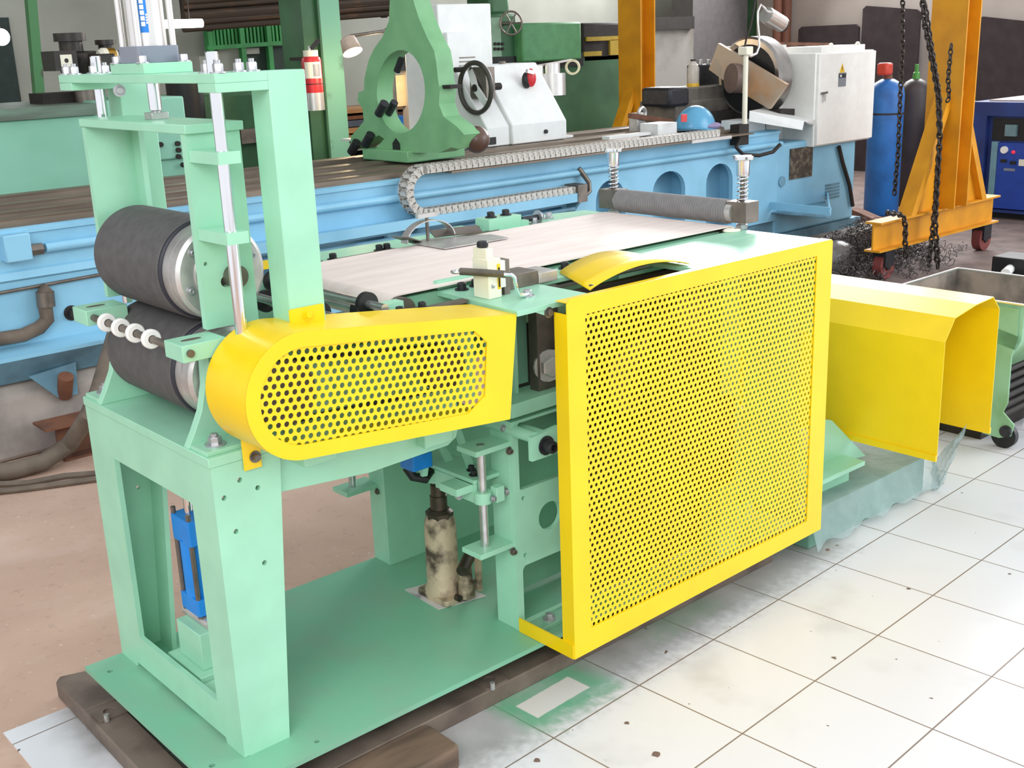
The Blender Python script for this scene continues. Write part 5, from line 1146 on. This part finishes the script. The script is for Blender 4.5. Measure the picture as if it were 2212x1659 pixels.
# gas cylinders
def gas(nm, lab, u, vb, vt, r, m, mcap, y=None):
    if y is None: c = Zp(u, vb, 0)
    else: c = Yp(u, vb, y); c.z = 0
    top = Yp(u, vt, c.y).z
    t = thing(nm, lab, 'gas cylinder', (c.x, c.y, 0))
    build('shell', G().lathe([(r*.9, 0), (r, .02), (r, top-r*.9), (r*.93, top-r*.55), (r*.7, top-r*.2), (r*.35, top)], (c.x, c.y, 0), (0, 0, 1), 36), m, t)
    build('valve', G().lathe([(r*.28, 0), (r*.22, .05), (r*.14, .06), (r*.14, .12)], (c.x, c.y, top), (0, 0, 1), 14), mcap, t)
    return t, c, top
M_GB = mat('gas_blue', (40, 112, 190), .45, scale=6, rgb2=(34, 92, 160), mixlo=.45, mixhi=.7, detail=8)
t, c, top = gas('gas_cylinder', 'blue gas cylinder with a red valve right of the white cabinet', 1902, 462, 172, .14, M_GB, M_RUST)
build('red_cap', G().box(c.x-.10, c.x+.0, c.y-.05, c.y+.05, top+.03, top+.13), mat('valve_red', (206, 70, 52), .5), t, bevel=.02)
build('shell_band', G().cyl((c.x, c.y, top-.28), (c.x, c.y, top-.265), .142, n=36, cap=False), M_DARK, t)
M_GD = mat('gas_dark', (66, 58, 58), .5, .1, var=.2, scale=6); M_GREENCAP = mat('green_cap', (76, 146, 60), .5)
gas('gas_cylinder', 'dark gas cylinder with a green cap between blue cylinder and orange column', 1962, 450, 172, .12, M_GD, M_GREENCAP, y=5.35)
gas('gas_cylinder', 'dark gas cylinder with a green cap right of the orange column', 2072, 440, 215, .12, M_GD, M_GREENCAP, y=4.95)
# blue compressor cabinet
cx = 9.0
cp = thing('compressor_cabinet', 'dark blue compressor cabinet with gauge and red lamp at the right edge', 'cabinet', (9.4, 4.2, 0))
M_NAVY = mat('navy_blue', (38, 62, 132), .5, scale=5, rgb2=(32, 50, 108)); M_NAVY2 = mat('panel_blue', (30, 66, 160), .45, var=.08)
def xq(u, v, x=cx): p = Xp(u, v, x); return p.y, p.z
yl, zt_ = xq(2098, 220); zb_ = xq(2110, 455)[1]
yi = xq(2128, 300)[0]
build('cabinet_frame', G().plate(rect(3.5, yl, zb_+.0, zt_), [rect(3.6, yi, zb_+.02, xq(2130, 250)[1])], 'yz', cx, cx+.06), M_NAVY, cp)
build('cabinet_body', G().box(cx+.06, cx+.8, 3.5, yl, .12, zt_), M_NAVY, cp)
ym, zm_ = xq(2135, 300)
build('upper_recess', G().box(cx+.05, cx+.062, 3.6, yi-.03, xq(2150, 304)[1], xq(2150, 256)[1]), M_BLACK, cp)
build('recess_unit', G().box(cx+.02, cx+.06, xq(2192, 280)[0], xq(2168, 280)[0], xq(2180, 295)[1], xq(2180, 270)[1]), mat('recess_grey', (110, 140, 148), .5), cp)
build('front_panel', G().box(cx+.02, cx+.05, 3.6, xq(2147, 400)[0], zb_+.03, xq(2150, 308)[1]), M_NAVY2, cp)
build('pale_strip', G().box(cx+.015, cx+.05, xq(2146, 400)[0], xq(2133, 400)[0], zb_+.03, xq(2138, 306)[1]), mat('pale_teal', (110, 152, 166), .5), cp)
y_, z_ = xq(2168, 324); build('gauge', G().cyl((cx+.02, y_, z_), (cx+.0, y_, z_), .028, n=24), M_WHITE, cp)
y_, z_ = xq(2187, 329); build('red_lamp', G().sphere((cx+.015, y_, z_), .014), mat('lamp_red', (230, 40, 60), .4, emit=.8), cp)
for u, v in ((2166, 348), (2186, 352)): y_, z_ = xq(u, v); build('panel_switch', G().box(cx+.012, cx+.02, y_-.025, y_+.025, z_-.012, z_+.012), M_BLACK, cp)
y_, z_ = xq(2207, 352); build('panel_plate', G().box(cx+.012, cx+.02, y_-.02, y_+.03, z_-.025, z_+.025), M_IVORY, cp)
y_, z_ = xq(2178, 367); build('name_strip', G().box(cx+.015, cx+.02, y_-.045, y_+.045, z_-.01, z_+.01), M_GREYP, cp)
build('cabinet_plinth', G().box(cx+.08, cx+.8, 3.5, yl, 0, .12), M_BLACK, cp)
build('top_litter', G().box(cx+.1, cx+.7, 3.6, yl-.1, zt_, zt_+.012), M_WALLR, cp)
# boards leaning on the right wall
def board(lab, pts, x=RX-.10):
    P_ = [Xp(u, v, x) for u, v in pts]
    ym_ = sorted(p.y for p in P_)
    z1 = sum(sorted(p.z for p in P_)[-2:])/2
    g = G().prism([(ym_[0], .0), (ym_[-1], .0), (ym_[-1], P_[0].z-.03), (ym_[-1]-.04, P_[0].z), (ym_[0]+.04, P_[1].z), (ym_[0], P_[1].z-.03)], 'yz', x, x+.03)
    for i, v in enumerate(g.v):
        if v[2] < .01: g.v[i] = (v[0]-.07 if False else v[0], v[1], v[2])
    solo('leaning_board', g, M_PANEL, lab, 'board', 'dark boards against the right wall')
board('short dark board behind the top of the white cabinet', [(1725, 58), (1855, 52)])
board('tall dark board behind the blue gas cylinder', [(1864, 13), (1988, 20)])
board('dark board just right of the orange column', [(2050, 40), (2102, 37)])
board('dark board above the blue compressor cabinet at the right edge', [(2114, 36), (2230, 46)])
# grey column, concrete panel and brown pipes near the corner
solo('grey_pillar', yb(8.5, 8.8, 1497, -40, 1612, 150, zmin=0), mat('pillar_grey', (104, 100, 100), .8, var=.08), 'wide grey pillar behind the lathe chuck', 'pillar')
solo('green_pillar', yb(8.6, 8.9, 1606, -40, 1672, 150, zmin=0), M_DG, 'dark green strip pillar right of the wide grey pillar', 'pillar')
for u0, u1, l in ((1673, 1684, 'thin brown pipe beside the dark green pillar'), (1690, 1704, 'thicker brown pipe left of the short dark board')):
    p = Yp((u0+u1)/2, 60, 8.1); r = (Yp(u1, 60, 8.1).x-Yp(u0, 60, 8.1).x)/2
    solo('drain_pipe', G().cyl((p.x, 8.1, 0), (p.x, 8.1, 4.4), r, n=16), mat('brown_pipe', (126, 80, 62), .6, var=.1), l, 'pipe', 'brown pipes by the right corner')
solo('concrete_panel', yb(8.2, 8.3, 1396, 62, 1497, 250, zmin=0), mat('stained_panel', (152, 150, 144), .8, scale=1.6, rgb2=(104, 96, 86), mixlo=.52, mixhi=.72, detail=9), 'grey stained sheet panel right of the farther orange column', 'panel')
solo('dark_ledge', yb(8.15, 8.35, 1385, 38, 1500, 62), M_DARK, 'dark ledge on top of the stained grey panel', 'ledge')
# ---- rusty bits, hoses, swarf on the floor
a = Zp(65, 985, 0); b = Zp(260, 935, 0)
bm_ = thing('rusty_beam', 'rusty channel offcut on the floor in front of the lathe plinth', 'beam', (1.5, 4.45, 0))
build('beam_flange', G().box(1.40, 2.0, 4.36, 4.50, .14, .15), M_RUST, bm_); build('beam_web', G().box(1.46, 2.0, 4.43, 4.44, 0.0, .14), M_RUST, bm_); build('beam_flange', G().box(1.46, 2.0, 4.37, 4.50, 0, .01), M_RUST, bm_)
hs = [Zp(-420, 1000, .035), Zp(-200, 1022, .035), Zp(-60, 1020, .035), Zp(20, 1018, .035), Zp(90, 1000, .04), Zp(150, 960, .08), Yp(190, 900, 4.2), Yp(215, 840, 4.25), Yp(235, 770, 4.35), Yp(250, 720, 4.45)]
solo('floor_hose', G().tube(hs, .034, 12), M_HOSE, 'thick dusty hose curving from the floor up behind the green stand', 'hose')
solo('floor_cable', G().tube([Zp(-380, 1040, .012), Zp(-180, 1056, .012), Zp(-40, 1048, .012), Zp(60, 1043, .012), Zp(140, 1028, .012), Zp(240, 1020, .012)], .012, 8), M_HOSE, 'grey cable on the floor nearest the thick hose', 'cable')
solo('floor_cable', G().tube([Zp(-380, 1075, .012), Zp(-180, 1082, .012), Zp(-40, 1066, .012), Zp(60, 1055, .012), Zp(140, 1044, .012), Zp(240, 1030, .012)], .012, 8), M_HOSE, 'grey cable on the floor farther in front of the thick hose', 'cable')
random.seed(5)
g = G()
for i in range(700):
    c = Vector((6.62+random.gauss(0, .36), 4.1+random.gauss(0, .17), .02))
    h = .30*math.exp(-((c.x-6.62)/.5)**2-((c.y-4.1)/.3)**2)
    c.y = min(4.36, max(3.7, c.y)); c.z = .012+h*random.random(); d = Vector((random.gauss(0, 1), random.gauss(0, 1), random.gauss(0, .6))).normalized(); x, y, d = ortho(d)
    rr = .012+.02*random.random(); n = 12
    g.tube([c+d*(k/n-.5)*.10+(x*math.cos(k*1.1)+y*math.sin(k*1.1))*rr for k in range(n)], .0022, 4, cap=False)
o = build('metal_swarf', g, mat('swarf_grey', (96, 90, 88), .35, .6, var=.35, scale=10), None, loc=(6.62, 4.1, 0)); o['label'] = 'heap of dark curly metal swarf on the floor left of the orange foot beam'; o['category'] = 'swarf'; o['kind'] = 'stuff'
p = Zp(1815, 590, 0); q = Zp(1905, 600, 0)
solo('swarf_bag', G().sphere((p.x-.1, p.y-.02, .115), .15, n=20, sc=(1.2, .8, .75)), mat('clear_bag', (120, 116, 114), .25, var=.3, scale=12, alpha=.75, bump=.6), 'shiny grey bag of swarf on the floor left of the castor', 'bag')
bb_ = [Vector((8.3, 5.25, .06)), Vector((7.72, 4.55, .06))]
solo('rusty_bar', G().bar(bb_[0], bb_[1], .09, .09), M_RUST, 'rusty bar lying on the floor between the lathe foot and orange beam', 'bar')
solo('floor_tube', G().tube([Zp(u, v, .012) for u, v in ((1858, 632), (1880, 620), (1915, 616), (1950, 618))], .012, 8), M_HOSE, 'thin hose curving on the floor behind the yellow hood', 'hose')
random.seed(9)
M_CHIP = mat('mud_chip', (120, 96, 84), .8, var=.2)
for u, v, r in ((1418, 1630, .012), (1160, 1643, .008), (1788, 1188, .008), (1962, 1272, .006), (1354, 1562, .006)):
    p = Zp(u, v, .003)
    ps = [(p.x+r*(.6+.6*random.random())*math.cos(2*math.pi*k/9), p.y+r*(.6+.6*random.random())*math.sin(2*math.pi*k/9)) for k in range(9)]
    solo('dirt_flake', G().prism(ps, 'xy', .0031, .0042), M_CHIP, 'small brown dirt flake lying loose on the white floor tiles', 'dirt', 'dirt flakes on the white tiles')
